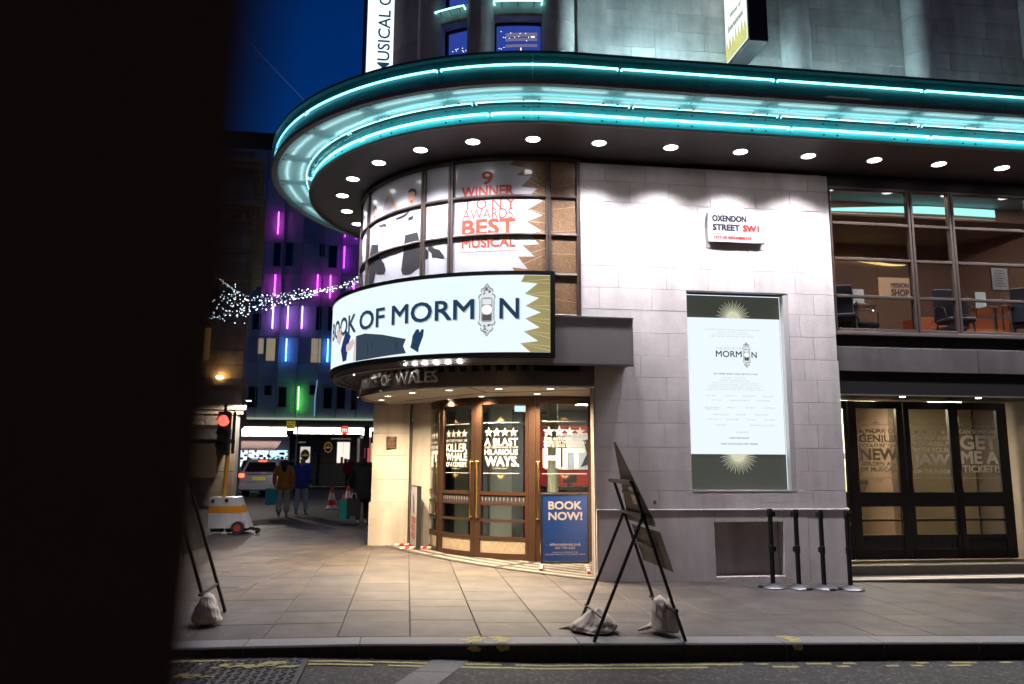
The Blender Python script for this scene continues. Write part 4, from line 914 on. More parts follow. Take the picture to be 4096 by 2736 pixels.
for a, b in zip(jj[:-1], jj[1:]):
    neon(CN, -.005, 6.245, a+.5, b+.5, m_neon, cn, .016); neon(CN, .60, 6.615, a, b, m_neon, cn, .014); neon(CN, .085, 6.368, a+.3, b+.3, m_neon_top, cn, .008)  # third thin tube added as the inner neon's reflection in the soffit glass
# canopy downlights
DL = [(-.83, 15.35), (-1.06, 14.70), (-1.20, 13.94), (-1.21, 13.09), (-.98, 12.25), (-.54, 11.49), (.08, 10.90), (.81, 10.50), (1.64, 10.29), (2.59, 10.29)]+[(3.65+1.055*k, 10.30+.01*k) for k in range(9)]
u = lamp_unit('canopy_downlight', .098, m_lens, m_trim); spot(u, (0, 0, -.04), 335, 116, 1.0, (1, .95, .99), .06); u['group'] = 'round downlights in the canopy soffit'
for i, (x, y) in enumerate(DL):
    lab = 'bright round downlight in the canopy soffit, %s counting from the far left end' % ORD[i]
    if i == 0: u.location = (x, y, 6.098); u['label'] = lab
    else: dup(u, (x, y, 6.098), label=lab)
# ---------------------------------------------------------------- upper storey
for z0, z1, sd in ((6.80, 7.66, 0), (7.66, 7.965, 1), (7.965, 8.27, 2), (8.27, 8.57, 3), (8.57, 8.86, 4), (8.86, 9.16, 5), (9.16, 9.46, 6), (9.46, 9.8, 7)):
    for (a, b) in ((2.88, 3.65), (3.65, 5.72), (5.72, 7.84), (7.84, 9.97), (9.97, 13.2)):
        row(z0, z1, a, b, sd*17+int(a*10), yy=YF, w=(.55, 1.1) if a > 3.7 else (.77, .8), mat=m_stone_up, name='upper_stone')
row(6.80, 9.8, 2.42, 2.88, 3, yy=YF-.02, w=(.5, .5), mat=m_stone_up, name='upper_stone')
obj('upper_core', MB().box(2.40, YF+.11, 6.72, 13.2, YF+.4, 9.8), m_mortar, th)
for cx2 in (5.95, 8.06, 10.2, 12.3):
    for z0, z1 in ((6.8, 7.5), (7.5, 8.12), (8.12, 8.74), (8.74, 9.36), (9.36, 9.8)):
        obj('column_drum', MB().lathe([(.24, z0+.003), (.24, z1-.003)], cx2, YF-.02, n=18, a0=PI, a1=2*PI), m_stone_up, th, smooth=True)
UW = Arc(1.93, 13.72, 2.55); UM = Arc(1.93, 13.72, 2.80)
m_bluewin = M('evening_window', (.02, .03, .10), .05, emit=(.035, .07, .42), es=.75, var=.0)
obj('drum_core', MB().sweep(UW, [(-.3, 6.7), (-.06, 6.7), (-.06, 9.8), (-.3, 9.8)], -6, .5), m_black, th)
for s0, s1 in ((-1.70*.91, -1.21*.91), (-.80*.91, -.03*.91)):
    for z0, z1 in ((7.2, 8.36), (8.72, 9.7)):
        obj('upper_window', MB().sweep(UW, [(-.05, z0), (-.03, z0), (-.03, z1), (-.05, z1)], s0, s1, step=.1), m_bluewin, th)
        for q in (s0-.03, s1): obj('upper_window_frame', MB().sweep(UW, [(-.05, z0), (.0, z0), (.0, z1), (-.05, z1)], q, q+.035), m_dark, th)
        obj('upper_window_frame', MB().sweep(UW, [(-.05, z1), (.0, z1), (.0, z1+.05), (-.05, z1+.05)], s0-.03, s1+.035, step=.1), m_dark, th)
m_glowstone = M('painted_spandrel', (.55, .56, .50), .7, var=.2, vscale=8, stain=.4)
for s0, s1 in ((-1.82, -1.19), (-.86, .02)):
    obj('spandrel', MB().sweep(UM, [(-.33, 8.40), (-.06, 8.40), (-.04, 8.43), (-.04, 8.66), (-.33, 8.68)], s0, s1, step=.08), m_glowstone, th)
    k = (s1-s0); n = 7
    pts = [UM.pt(s0+.07+(k-.14)*i/(n-1), .05, 8.585) for i in range(n)]
    pts = [UM.pt(s0+.075, -.03, 8.575)]+pts+[UM.pt(s1-.075, -.03, 8.575)]
    obj('spandrel_neon', MB().tube(pts, .013, 6), m_neon_top, th)
    for i in (1, 3, 5): obj('neon_clip', MB().tube([UM.pt(s0+.07+(k-.14)*i/(n-1), .045, 8.575), UM.pt(s0+.07+(k-.14)*i/(n-1), -.03, 8.53)], .006, 6), m_dark, th)
for s_ in (-1.92, -1.02, .22):
    x, y, _ = UM.pt(s_, -.10, 0); r = .215 if s_ < 0 else .26
    for z0, z1 in ((6.75, 7.75), (7.75, 8.25), (8.25, 8.62), (8.62, 9.3), (9.3, 9.8)):
        obj('column_drum', MB().lathe([(r, z0+.002), (r, z1-.002)], x, y, n=28), m_stone_up, th, smooth=True)
for s0, s1, o in ((-2.75, -2.08, .0), (.45, .72, -.01), (.72, .97, -.0)):
    for z0, z1 in ((6.75, 7.66), (7.66, 8.27), (8.27, 8.86), (8.86, 9.8)):
        obj('upper_stone', MB().sweep(UM, [(-.3, z0+.002), (o, z0+.002), (o, z1-.002), (-.3, z1-.002)], s0+.002, s1-.002, step=.12), m_stone_up, th)
# fairy lights inside upper windows
mb = MB(); rnd = random.Random(4)
for k in range(46):
    w2 = rnd.random() < .45
    s_ = rnd.uniform(-1.50, -1.13) if not w2 else rnd.uniform(-.70, -.2)
    z = rnd.uniform(7.7, 8.08) if not w2 else rnd.uniform(7.78, 8.28)
    if w2 and rnd.random() < .1: continue
    x, y, _ = UW.pt(s_, -.024, 0); r = .0055
    mb.add([(x+r, y, z), (x-r, y, z), (x, y-r, z), (x, y+r, z), (x, y, z+r), (x, y, z-r)], [(0, 2, 4), (2, 1, 4), (1, 3, 4), (3, 0, 4), (2, 0, 5), (1, 2, 5), (3, 1, 5), (0, 3, 5)])
obj('window_fairy_bulbs', mb, EM('fairy_bulb', (.7, .85, 1), 6), th, kind='stuff')
mb = MB()
for k in range(9):
    a = PI*.12+PI*.76*k/8; um = lambda s_, off, z: UW.pt(s_, off, z)
    put_poly(mb, [(-1.42+.02*math.cos(a-1.4), 7.55), (-1.42+.30*math.cos(a), 7.55+.62*math.sin(a)), (-1.42+.02*math.cos(a-1.4)+.03, 7.55)], um, -.027, 9)
obj('window_star_silhouette', mb, M('dark_blue_star', (.01, .015, .08), .6), th)
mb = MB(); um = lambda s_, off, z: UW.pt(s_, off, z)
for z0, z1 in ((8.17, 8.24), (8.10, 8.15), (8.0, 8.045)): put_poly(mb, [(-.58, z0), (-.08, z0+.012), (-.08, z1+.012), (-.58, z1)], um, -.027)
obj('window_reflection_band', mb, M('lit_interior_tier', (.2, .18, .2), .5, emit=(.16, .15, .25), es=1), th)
mb = MB(); put_poly(mb, [(-.345, 7.83), (-.33, 7.83), (-.33, 7.99), (-.345, 7.99)], um, -.024, 9); put_poly(mb, [(-.18, 8.165), (-.12, 8.165), (-.12, 8.185), (-.18, 8.185)], um, -.024, 9)
obj('window_warm_lamp', mb, EM('warm_glint', (1, .75, .45), 2.2), th)
# uplight tubes hidden behind the canopy parapet
for i, (a, b) in enumerate(((2.95, 3.9), (3.95, 4.5), (5.15, 5.75), (6.4, 7.75), (8.5, 9.2))):
    t = thing('uplight_tube', 'turquoise uplight tube on the canopy roof, %s along from the rounded corner' % ORD[i], 'neon tube', ((a+b)/2, YF-.45, 6.80), group='uplight tubes behind the canopy parapet')
    obj('tube', MB().tube([(a, YF-.45, 6.80), (b, YF-.45, 6.80)], .02, 8), EM('uplight', (.58, .92, 1), (560, 380, 280, 150, 40)[i]), t)
    obj('base', MB().box(a, YF-.47, 6.705, b, YF-.43, 6.765), m_dark, t)
# ---------------------------------------------------------------- banners on the building
bn = thing('banner_sign', 'tall backlit white banner with vertical navy lettering MUSICAL above the canopy', 'lit sign', (-.56, 12.5, 6.75))
obj('case', MB().cbox(-.915, 12.42, 6.72, -.225, 12.72, 11.0, .01), m_dark, bn)
obj('lit_face', MB().box(-.845, 12.405, 6.80, -.285, 12.418, 10.9), EM('banner_face', (.85, .97, 1.0), 1.35), bn)
vs, fs, asp = text_geo('MUSICAL OF THE YEAR', .012)
h = .205; L_ = h*asp; mb = MB()
zb = 8.03
mb.add([(-.46-h*y, 12.400, zb+L_*x*1.0) for x, y, z in vs], fs); obj('lettering', mb, EM('banner_navy', (.01, .05, .09), 1), bn)
hs = thing('hanging_sign', 'black projecting box sign with lit white and gold face reading Entertainment', 'lit sign', (4.94, 10.4, 7.71))
obj('box', MB().cbox(4.795, 10.05, 7.71, 5.09, 10.86, 10.5, .008), m_black, hs); obj('bracket', MB().box(4.88, 10.85, 8.0, 5.0, YF+.0, 8.12), m_dark, hs)
obj('lit_face', MB().box(4.780, 10.085, 7.76, 4.793, 10.845, 10.4), EM('hanging_face', (.88, .98, .92), 1.2), hs)
xm = lambda s_, off, z: (4.780-off, s_, z)
mb = MB(); zz0 = 7.762; n = 7; ytop = [.36, .30, .42, .28, .46, .30, .40, .26]
pts = [(10.845, zz0), (10.845, 8.02)]
for k in range(n): 
    y = 10.845-(k+.5)*.76/n; pts.append((y, 8.02+.12*(k % 2)-.0+.05)); pts.append((10.845-(k+1)*.76/n, 7.95))
pts.append((10.085, zz0))
for k in range(n): 
    y0_ = 10.845-k*.76/n; y1_ = y0_-.76/n
    put_poly(mb, [(y0_, zz0), (y0_, 7.94), ((y0_+y1_)/2, 8.12+.05*(k % 2)), (y1_, 7.94), (y1_, zz0)], xm, .002, 9)
obj('gold_spikes', mb, M('hanging_gold', (.3, .24, .08), .5, emit=(.42, .36, .12), es=.9, var=.5, vscale=30), hs)
mb = MB()
def ymap(s_, off, z): return (4.780-off, 10.845-(s_), z)
put_text(mb, 'Entertainment', .12, .66, 8.20, 8.30, ymap, off=.003, bold=.02)
put_text(mb, 'Winner of', .2, .6, 8.40, 8.48, ymap, off=.003, bold=.02)
vs, fs, asp = text_geo('THEATRE', .02); mb.add([(4.777, 10.845-(.30+.30*(y)), 8.55+1.6*x) for x, y, z in vs], fs)
obj('lettering', mb, EM('hanging_ink', (.01, .03, .04), 1), hs)

# ---------------------------------------------------------------- first-floor cafe windows on the right
wy = YF+.06
obj('window_sill', MB().cbox(6.38, wy-.05, 3.545, 13.2, wy+.06, 3.60, .004), M('sill_metal', (.20, .17, .17), .4, metal=.5), th)
obj('window_head_right', MB().box(6.36, wy-.03, 5.90, 13.2, wy+.10, 6.095), m_black, th)
mx = [6.40, 7.76, 8.465, 9.86, 10.56, 11.96, 12.66]
for x in mx:
    w = .045 if x in (7.76, 8.465, 9.86, 10.56) else .03
    obj('window_mullion', MB().cbox(x-w, wy-.03, 3.60, x-w*.15, wy+.06, 5.90, .004).cbox(x+w*.15, wy-.03, 3.60, x+w, wy+.06, 5.90, .004).box(x-w*.15, wy-.01, 3.60, x+w*.15, wy+.05, 5.90), m_brownframe, th)
for z in (3.625, 4.15, 4.74, 5.31, 5.88):
    for a, b in zip(mx[:-1], mx[1:]): obj('window_transom', MB().cbox(a+.046, wy-.02, z-.022, b-.046, wy+.05, z+.022, .004), m_brownframe, th)
for a, b in zip(mx[:-1], mx[1:]):
    for z0, z1 in ((3.625, 4.15), (4.15, 4.74), (4.74, 5.31), (5.31, 5.88)):
        obj('window_pane', MB().box(a+.04, wy+.010, z0+.02, b-.04, wy+.018, z1-.02), m_cafe_glass, th)
m_fasc = M('grey_fascia', (.16, .15, .16), .5, metal=.2, var=.25, vscale=1.5, stain=.3)
obj('black_band', MB().box(6.385, YF+.10, 3.36, 13.2, YF+.3, 3.545), m_black, th)
for a, b in ((6.39, 8.7), (8.7, 11.0), (11.0, 13.2)): obj('fascia_panel', MB().cbox(a+.003, YF+.02, 2.99, b-.003, YF+.2, 3.362, .004), m_fasc, th)
obj('black_fascia', MB().box(6.385, YF+.05, 2.645, 13.2, YF+.25, 2.988), m_black, th)
obj('bright_trim', MB().box(6.40, YF+.035, 2.628, 13.2, YF+.05, 2.644), M('steel_trim', (.6, .57, .52), .3, metal=.8), th)
# cafe interior
cz = 3.50; m_or = M('terracotta_wall', (.25, .155, .12), .6, var=.1, vscale=1); m_cf = M('cafe_floor', (.10, .05, .04), .5)
obj('cafe_floor', MB().box(6.40, 11.04, cz-.1, 14, 17, cz), m_cf, th)
obj('cafe_wall', MB().box(6.4, 15.2, cz, 11.7, 15.3, 6.5), m_or, th)
obj('cafe_wall', MB().prism([(11.7, 15.2), (12.6, 12.9), (12.65, 12.95), (11.78, 15.3)], cz, 6.3), m_or, th)
obj('cafe_blue_wall', MB().box(12.62, 11.3, cz, 12.7, 13.0, 6.6), M('blue_grey_wall', (.20, .28, .38), .6), th)
obj('cafe_side_wall', MB().box(6.42, 11.3, cz, 6.48, 15.2, 6.5), m_or, th)
obj('cafe_ceiling', MB().box(6.4, 13.3, 6.28, 13.5, 16, 6.32), M('cafe_lower_ceiling', (.25, .2, .17), .6), th)
obj('cafe_ceiling', MB().box(6.4, 11.05, 6.52, 13.5, 13.6, 6.56), M('cafe_upper_ceiling', (.30, .38, .42), .6), th)
obj('cafe_back_shell', MB().box(6.4, 16.9, 0, 13.6, 17, 6.6).box(13.5, 11.0, 0, 13.6, 17, 6.6).box(10.95, 12.15, 0, 11.05, 17, 2.85), M('dark_plaster', (.08, .06, .05), .8), th)
obj('cafe_riser', MB().box(6.4, 13.29, 6.25, 13.5, 13.32, 6.56), m_or, th)
# curved turquoise cove
mb = MB(); n = 22; vs = []
for k in range(n+1):
    x = 7.2+4.0*k/n; z0 = 6.30+.05*math.sin(k/n*2.2); hh = .03+.12*min(1, k/n*1.6)
    vs += [(x, 13.27, z0), (x, 13.27, z0+hh)]
mb.add(vs, [(2*k, 2*k+2, 2*k+3, 2*k+1) for k in range(n)]); 
cov2 = thing('cove_light', 'turquoise strip light curving along the cafe ceiling edge', 'cove light', (9.2, 13.27, 6.3)); obj('light_strip', mb, EM('cove', (.45, .98, .93), 1.9), cov2)
obj('trim', MB().box(7.2, 13.275, 6.28, 11.2, 13.295, 6.30), m_white, cov2)
wl = thing('wavy_light', 'wavy warm yellow line of light on the cafe wall', 'wall light', (9.0, 14.9, 5.9))
for j in range(3):
    pts = [(8.45+2.1*k/24, 15.16, 5.84+j*.028*math.sin(PI*k/24)+.055*math.sin(-.2+k/24*4.4*1.3)+.045*k/24) for k in range(25)]
    obj('light_line', MB().tube(pts, .009, 5), EM('warm_line', (1, .70, .25), 2.2), wl)
ceil_lamp('ceiling_light', 'added unseen warm ceiling panel over the window side of the upstairs cafe', 7.4, 11.5, 8.8, 11.9, 6.515, (1, .76, .60), 75)  # added panel, kept out of view, to brighten the cafe interior
ceil_lamp('ceiling_light', 'added unseen small white ceiling panel over the right end of the upstairs cafe', 10.2, 11.5, 11.4, 11.9, 6.515, (1, .84, .76), 60)  # second added panel, also hidden from the camera, lighting the right end
m_chair = M('navy_chair', (.018, .022, .045), .6); m_tblue = M('dark_table', (.10, .09, .08), .35)
def cafe_chair(loc, rot, label, first=[None]):
    if first[0] is None:
        t = thing('cafe_chair', label, 'chair', (0, 0, 0), 0, 'dark cafe chairs behind the first-floor windows')
        mb = MB(); mb.prism([(-.22, -.02), (.22, -.02), (.22, .04), (-.22, .04)], .44, 1.02); obj('backrest', MB().cbox(-.23, -.22, .46, .23, -.17, 1.05, .015), m_chair, t, world=False)
        obj('seat', MB().cbox(-.23, -.17, .42, .23, .24, .50, .02), m_chair, t, world=False)
        for sx in (-1, 1):
            for yy in (-.19, .20): obj('leg', MB().tube([(sx*.19, yy, .42), (sx*.21, yy*1.1, 0)], .018, 6), m_dark, t, world=False)
            obj('armrest', MB().tube([(sx*.25, -.17, .70), (sx*.27, .0, .72), (sx*.26, .18, .66), (sx*.23, .2, .48)], .012, 6), m_chrome, t, world=False, smooth=True)
        first[0] = t; t.location = loc; t.rotation_euler = (0, 0, rot); return t
    return dup(first[0], loc, rot, label=label)
for x, y, r, lab in ((6.95, 11.75, 2.7, 'navy cafe chair at the far left end behind the first window'), (7.45, 12.9, .8, 'low navy cafe chair behind the round glass table in the left window'), (7.72, 12.45, -1.5, 'navy cafe chair with curved chrome arms below the MISSION SHOP sign'), (9.0, 11.75, 3.0, 'navy cafe chair with its back to the middle window pane'), (9.55, 12.6, 1.5, 'navy cafe chair tucked behind the table in the right window'), (10.35, 11.75, -.7, 'navy cafe chair beside the table at the right edge of the view'), (11.0, 11.9, 2.6, 'navy cafe chair farthest right behind the window')):
    cafe_chair((x, y, cz), r, lab)
def cafe_table(x, y, lab, first=[None]):
    if first[0] is None:
        t = thing('cafe_table', lab, 'table', (x, y, cz), 0, 'round cafe tables'); 
        obj('table_top', MB().lathe([(0, .72), (.34, .72), (.35, .735), (.34, .75), (0, .75)], n=24), m_chrome, t, world=False, smooth=True); obj('pedestal', MB().lathe([(.03, .0), (.03, .72)], n=12), m_chrome, t, world=False, smooth=True); obj('foot', MB().lathe([(.22, 0), (.20, .02), (.03, .03)], n=20), m_chrome, t, world=False, smooth=True)
        first[0] = t; return t
    return dup(first[0], (x, y, cz), 0, lab)
cafe_table(7.5, 12.2, 'round chrome cafe table holding a white menu in the left window'); cafe_table(9.95, 12.0, 'round chrome cafe table holding a menu card in the right window')
for x, y, lab in ((7.55, 12.15, 'white menu card standing on the left cafe table'), (9.75, 12.05, 'white menu card standing on the right cafe table')):
    t = thing('menu_card', lab, 'menu', (x, y, cz+.75)); obj('card', MB().cbox(x-.10, y, cz+.751, x+.10, y+.01, cz+1.05, .003), M('card_white', (.7, .75, .8), .5, emit=(.5, .6, .7), es=.25) if 'card_white' not in bpy.data.materials else bpy.data.materials['card_white'], t)
ms = thing('shop_sign', 'pale curved sign reading MISSION SHOP inside the cafe', 'sign', (8.95, 13.2, 4.6)); obj('board', MB().cbox(8.62, 13.2, 4.62, 9.28, 13.22, 5.05, .003), M('pale_brown_board', (.42, .30, .22), .6), ms)
mb = MB(); fk = flatmap(13.2); put_text(mb, 'MISSION', 8.86, 9.22, 4.86, 4.95, fk, bold=.03); put_text(mb, 'SHOP', 8.86, 9.22, 4.69, 4.83, fk, bold=.04); obj('lettering', mb, m_film_black, ms)
ns = thing('notice_stand', 'framed notice on a chrome pole stand inside the right cafe window', 'notice stand', (10.2, 12.1, cz)); obj('frame', MB().cbox(10.02, 12.1, 4.60, 10.36, 12.12, 5.02, .004), m_dark, ns); obj('sheet', MB().box(10.04, 12.093, 4.62, 10.34, 12.099, 5.00), M('notice_grey', (.42, .44, .48), .6), ns); obj('pole', MB().tube([(10.19, 12.11, 4.6), (10.19, 12.11, cz)], .014), m_chrome, ns)
mb = MB(); [mb.box(10.08, 12.090, 4.68+k*.045, 10.30-(k*37 % 5)*.012, 12.0925, 4.688+k*.045) for k in range(7)]; obj('text_line', mb, m_film_black, ns)
ct = thing('cafe_counter', 'low orange counter with glowing yellow niche at the back of the cafe', 'counter', (10.9, 14.2, cz)); obj('counter_body', MB().cbox(10.0, 14.1, cz, 12.0, 14.6, cz+1.0, .01), M('orange_counter', (.45, .12, .05), .5), ct); obj('lit_niche', MB().box(10.6, 14.08, cz+.35, 11.1, 14.095, cz+.55), EM('niche_glow', (.85, .80, .35), .9), ct)

# ---------------------------------------------------------------- right-hand entrance: steps, doors
DY = 11.9
m_step = M('step_dark', (.07, .06, .055), .5, var=.2, vscale=8); m_nose = M('step_nosing', (.72, .62, .50), .45)
obj('step', MB().cbox(6.41, YF+.02, -.4, 13.2, 11.36, -.055, .006), m_step, th); obj('step', MB().cbox(6.41, 11.36, -.4, 13.2, 12.1, .085, .006), m_step, th)
for y0, y1, z in ((YF+.03, YF+.13, -.055), (YF+.17, YF+.28, -.055), (11.37, 11.43, .085), (11.47, 11.53, .085)): obj('step_nosing', MB().box(6.42, y0, z, 13.2, y1, z+.005), m_nose, th)
obj('vestibule_floor', MB().box(6.41, 12.1, .0, 13.2, 16.5, .085), M('tan_floor', (.35, .28, .20), .5), th)
obj('door_ceiling', MB().box(6.41, YF+.26, 2.65, 13.2, 12.2, 2.70), m_dark, th)
obj('door_side_wall', MB().prism([(9.90, 12.0), (10.55, YF+.3), (10.9, YF+.3), (10.9, 12.0)], .08, 2.65), m_stone_warm, th)
obj('door_left_wall', MB().box(6.395, YF+.31, -.05, 6.43, 12.1, 2.65), m_dark, th)
def rdoor(x0, x1, g0, g1, low=True):
    d = obj('entrance_door', MB().cbox(x0, DY-.03, .11, g0, DY+.03, 2.62, .004), m_dark, th)
    obj('door_stile', MB().cbox(g1, DY-.03, .11, x1, DY+.03, 2.62, .004), m_dark, d)
    for z0, z1 in ((.11, .27), (.43, .49), (.70, .735), (.93, 1.16), (2.50, 2.62)): obj('door_rail', MB().cbox(g0+.001, DY-.028, z0, g1-.001, DY+.028, z1, .004), m_dark, d)
    obj('glass_pane', MB().box(g0, DY-.004, 1.16, g1, DY+.004, 2.50), m_glass, d)
    obj('glass_pane', MB().box(g0, DY-.004, .735, g1, DY+.004, .93), m_glass, d); obj('glass_pane', MB().box(g0, DY-.004, .49, g1, DY+.004, .70), m_glass, d)
    obj('kick_panel', MB().box(g0, DY-.006, .27, g1, DY+.006, .43), m_pattern, d)
    obj('handle', MB().tube([(g0-.04, DY-.06, 1.22), (g0-.04, DY-.06, 1.5)], .012).tube([(g0-.04, DY-.03, 1.24), (g0-.04, DY-.06, 1.24)], .01).tube([(g0-.04, DY-.03, 1.48), (g0-.04, DY-.06, 1.48)], .01), m_brass, d)
    return d
r0d = rdoor(6.45, 7.05, 6.50, 7.00); r1 = rdoor(7.06, 8.02, 7.20, 7.90); r2 = rdoor(8.03, 8.90, 8.13, 8.83); r3 = rdoor(8.91, 9.88, 9.0, 9.70)
rm = flatmap(DY+.0)
def rvinyl(d, lines, cx2, stars=None, mat=m_vinyl):
    mb = MB()
    for t, a, b, z0, z1, bo in lines: put_text(mb, t, a, b, z0, z1, rm, off=.006, bold=bo)
    if stars:
        for k in range(4): put_poly(mb, star(stars[0]+(stars[1]-stars[0])*(k+.5)/4, (stars[2]+stars[3])/2, (stars[3]-stars[2])*.58), rm, .006, 9)
    for z in (1.38, 2.235): put_poly(mb, [(cx2-.34, z), (cx2+.34, z), (cx2+.34, z+.006), (cx2-.34, z+.006)], rm, .006)
    obj('vinyl_lettering', mb, mat, d); mb = MB(); burst(mb, cx2, 2.245, .03, .10, .1, PI-.1, 13, rm, .006, .45); burst(mb, cx2, 1.375, .03, .10, PI+.1, 2*PI-.1, 13, rm, .006, .45); obj('sunburst', mb, M('brown_vinyl', (.16, .09, .05), .6) if 'brown_vinyl' not in bpy.data.materials else bpy.data.materials['brown_vinyl'], d)
m_vgrey = M('grey_vinyl', (.30, .26, .22), .6)
rvinyl(r0d, [('D', 6.88, 6.98, 1.83, 1.90, .03), ('O', 6.86, 6.99, 1.66, 1.8, .04), ('G', 6.88, 6.98, 1.49, 1.56, .03)], 6.75, mat=m_vgrey)
rvinyl(r1, [('A WORK OF', 7.24, 7.89, 2.10, 2.175, .03), ('GENIUS', 7.24, 7.89, 1.955, 2.075, .04), ('COULD BE THE', 7.24, 7.89, 1.875, 1.93, .02), ('NEW', 7.24, 7.89, 1.665, 1.855, .05), ('GOLDEN AGE', 7.24, 7.89, 1.575, 1.645, .03), ('OF MUSICALS', 7.24, 7.89, 1.485, 1.555, .03)], 7.55, mat=m_vgrey)
rvinyl(r2, [('YOU MAY FIND', 8.17, 8.81, 1.995, 2.065, .03), ('YOURSELF', 8.17, 8.81, 1.90, 1.975, .03), ('WITH YOUR', 8.17, 8.81, 1.795, 1.88, .03), ('JAW', 8.17, 8.81, 1.545, 1.775, .05), ('ON THE FLOOR', 8.17, 8.81, 1.455, 1.525, .03)], 8.48, (8.17, 8.81, 2.08, 2.17))
rvinyl(r3, [('CAN SOMEONE', 9.02, 9.69, 2.105, 2.175, .03), ('GET', 9.02, 9.69, 1.845, 2.085, .05), ('ME A', 9.02, 9.69, 1.615, 1.825, .05), ('TICKET?!', 9.03, 9.69, 1.475, 1.59, .04)], 9.35)
obj('foyer_wall', MB().box(6.5, 15.0, .085, 10.9, 15.1, 2.9), M('foyer_beige', (.50, .42, .30), .6, var=.1, vscale=1), th)
obj('foyer_wall', MB().box(8.75, 13.4, .085, 8.85, 15.0, 2.9), M('foyer_brown', (.11, .07, .05), .6), th)
obj('foyer_wall', MB().box(8.85, 14.0, .085, 10.9, 14.1, 2.9), M('foyer_dark', (.20, .16, .11), .6), th)
obj('foyer_ceiling', MB().box(6.45, 12.1, 2.72, 10.9, 15.1, 2.78), m_cream, th)
obj('foyer_column', MB().box(7.62, 13.6, .085, 8.05, 14.0, 2.72), m_colw, th)
rl = thing('stair_handrail', 'dark sloping stair handrail inside the right-hand doors', 'handrail', (8.1, 14.2, .085)); obj('rail', MB().tube([(7.2, 14.2, .7), (8.0, 14.2, 1.25), (9.4, 14.2, 1.25)], .03), m_dark, rl)
for x in (7.3, 7.9, 8.5): obj('baluster', MB().tube([(x, 14.2, .085), (x, 14.2, .75 if x < 7.5 else 1.2)], .015), m_dark, rl)
ceil_lamp('ceiling_light', 'warm ceiling light in the foyer behind the A WORK OF GENIUS door', 7.0, 12.9, 8.2, 13.2, 2.71, (1, .84, .60), 220)
ceil_lamp('ceiling_light', 'dim warm ceiling light in the foyer behind the GET ME A TICKET door', 9.2, 12.8, 9.8, 13.0, 2.71, (1, .85, .6), 80)
ex2 = thing('exit_sign', 'small pale green exit sign high inside the rightmost door', 'exit sign', (9.2, 12.6, 2.3)); obj('sign_panel', MB().cbox(9.33, 12.6, 2.32, 9.56, 12.62, 2.43, .003), EM('exit_panel_dim', (.55, .62, .45), .8), ex2)
for i, x in enumerate((6.5, 7.65, 8.95, 10.1)):
    t = thing('door_downlight', 'tiny round downlight over the dark right-hand doors, %s from the left' % ORD[i], 'downlight', (x, 11.3, 2.648), 0, 'small downlights over the right-hand doors')
    obj('lens', MB().lathe([(0, 2.640), (.04, 2.640), (.045, 2.648), (0, 2.648)], x, 11.3, n=14), m_lens_w, t); spot(t, (0, 0, -.04), 14, 120, .9, (1, .8, .55))

# ---------------------------------------------------------------- pavement furniture
# temporary road sign seen from behind on an A-frame, weighted with sandbags
m_tube = M('dark_grey_tube', (.035, .036, .038), .45, metal=.4)
m_signback = M('grey_sign_back', (.16, .145, .12), .6, metal=.1, var=.25, vscale=5)
ea = thing('road_sign_frame', 'black A-frame stand with triangular road sign seen from behind by the kerb', 'road sign', (2.1, 7.5, 0))
for y, nm in ((7.20, 'near'), (7.85, 'far')):
    dxf = (7.85-y)*0
    obj('leg', MB().tube([(2.56, y, zg(2.56)), (2.085, y, 1.43)], .016, 8), m_tube, ea)
    obj('leg', MB().tube([(1.70, y-.02, zg(1.7)), (2.175, y-.02, 1.12)], .016, 8), m_tube, ea)
obj('crossbar', MB().tube([(2.06, 7.14, 1.435), (2.06, 7.92, 1.435)], .02, 8), m_tube, ea); obj('crossbar', MB().tube([(2.165, 7.18, 1.13), (2.165, 7.9, 1.13)], .014, 8), m_tube, ea)
obj('crossbar', MB().tube([(2.46, 7.12, .285), (2.46, 7.92, .285)], .016, 8), m_tube, ea); obj('crossbar', MB().tube([(1.79, 7.18, .22), (1.79, 7.9, .22)], .014, 8), m_tube, ea); obj('crossbar', MB().tube([(2.28, 7.18, .83), (2.28, 7.88, .83)], .012, 8), m_tube, ea)
lean = Vector((2.085-2.56, 0, 1.43-0)).normalized(); outn = Vector((lean.z, 0, -lean.x))
def plate(pts, name, mat, thick=.006, o=.022):      # (y, distance up the leg) -> plate lying on the leaning legs
    base = Vector((2.56, 0, 0)); vs = []
    for k in (0, 1):
        for y, t in pts: vs.append(base+lean*t+outn*(o+k*thick)+Vector((0, y, 0)))
    n = len(pts); fs = [tuple(range(n))[::-1], tuple(range(n, 2*n))]+[(i, (i+1) % n, n+(i+1) % n, n+i) for i in range(n)]
    obj(name, MB().add(vs, fs), mat, ea)
tri = [(6.99, 1.13), (7.02, 1.09), (7.84, 1.09), (7.87, 1.13), (7.46, 1.90), (7.41, 1.90)]
plate(tri, 'triangular_plate', m_signback); plate([(6.93, .68), (7.82, .68), (7.82, 1.05), (6.93, 1.05)], 'lower_plate', m_signback)
plate([(7.02, 1.13), (7.84, 1.13), (7.435, 1.86)], 'sign_front', M('red_white_front', (.6, .05, .04), .4), .002, .029)
plate([(7.22, 1.28), (7.46, 1.28), (7.46, 1.45), (7.22, 1.45)], 'sticker', m_enam, .002, .019)
for t in (1.17, 1.38): plate([(7.02+(t-1.13)*.55, t), (7.84-(t-1.13)*.55, t), (7.84-(t-1.13)*.55, t+.03), (7.02+(t-1.13)*.55, t+.03)], 'stiffener', m_tube, .012, .008)
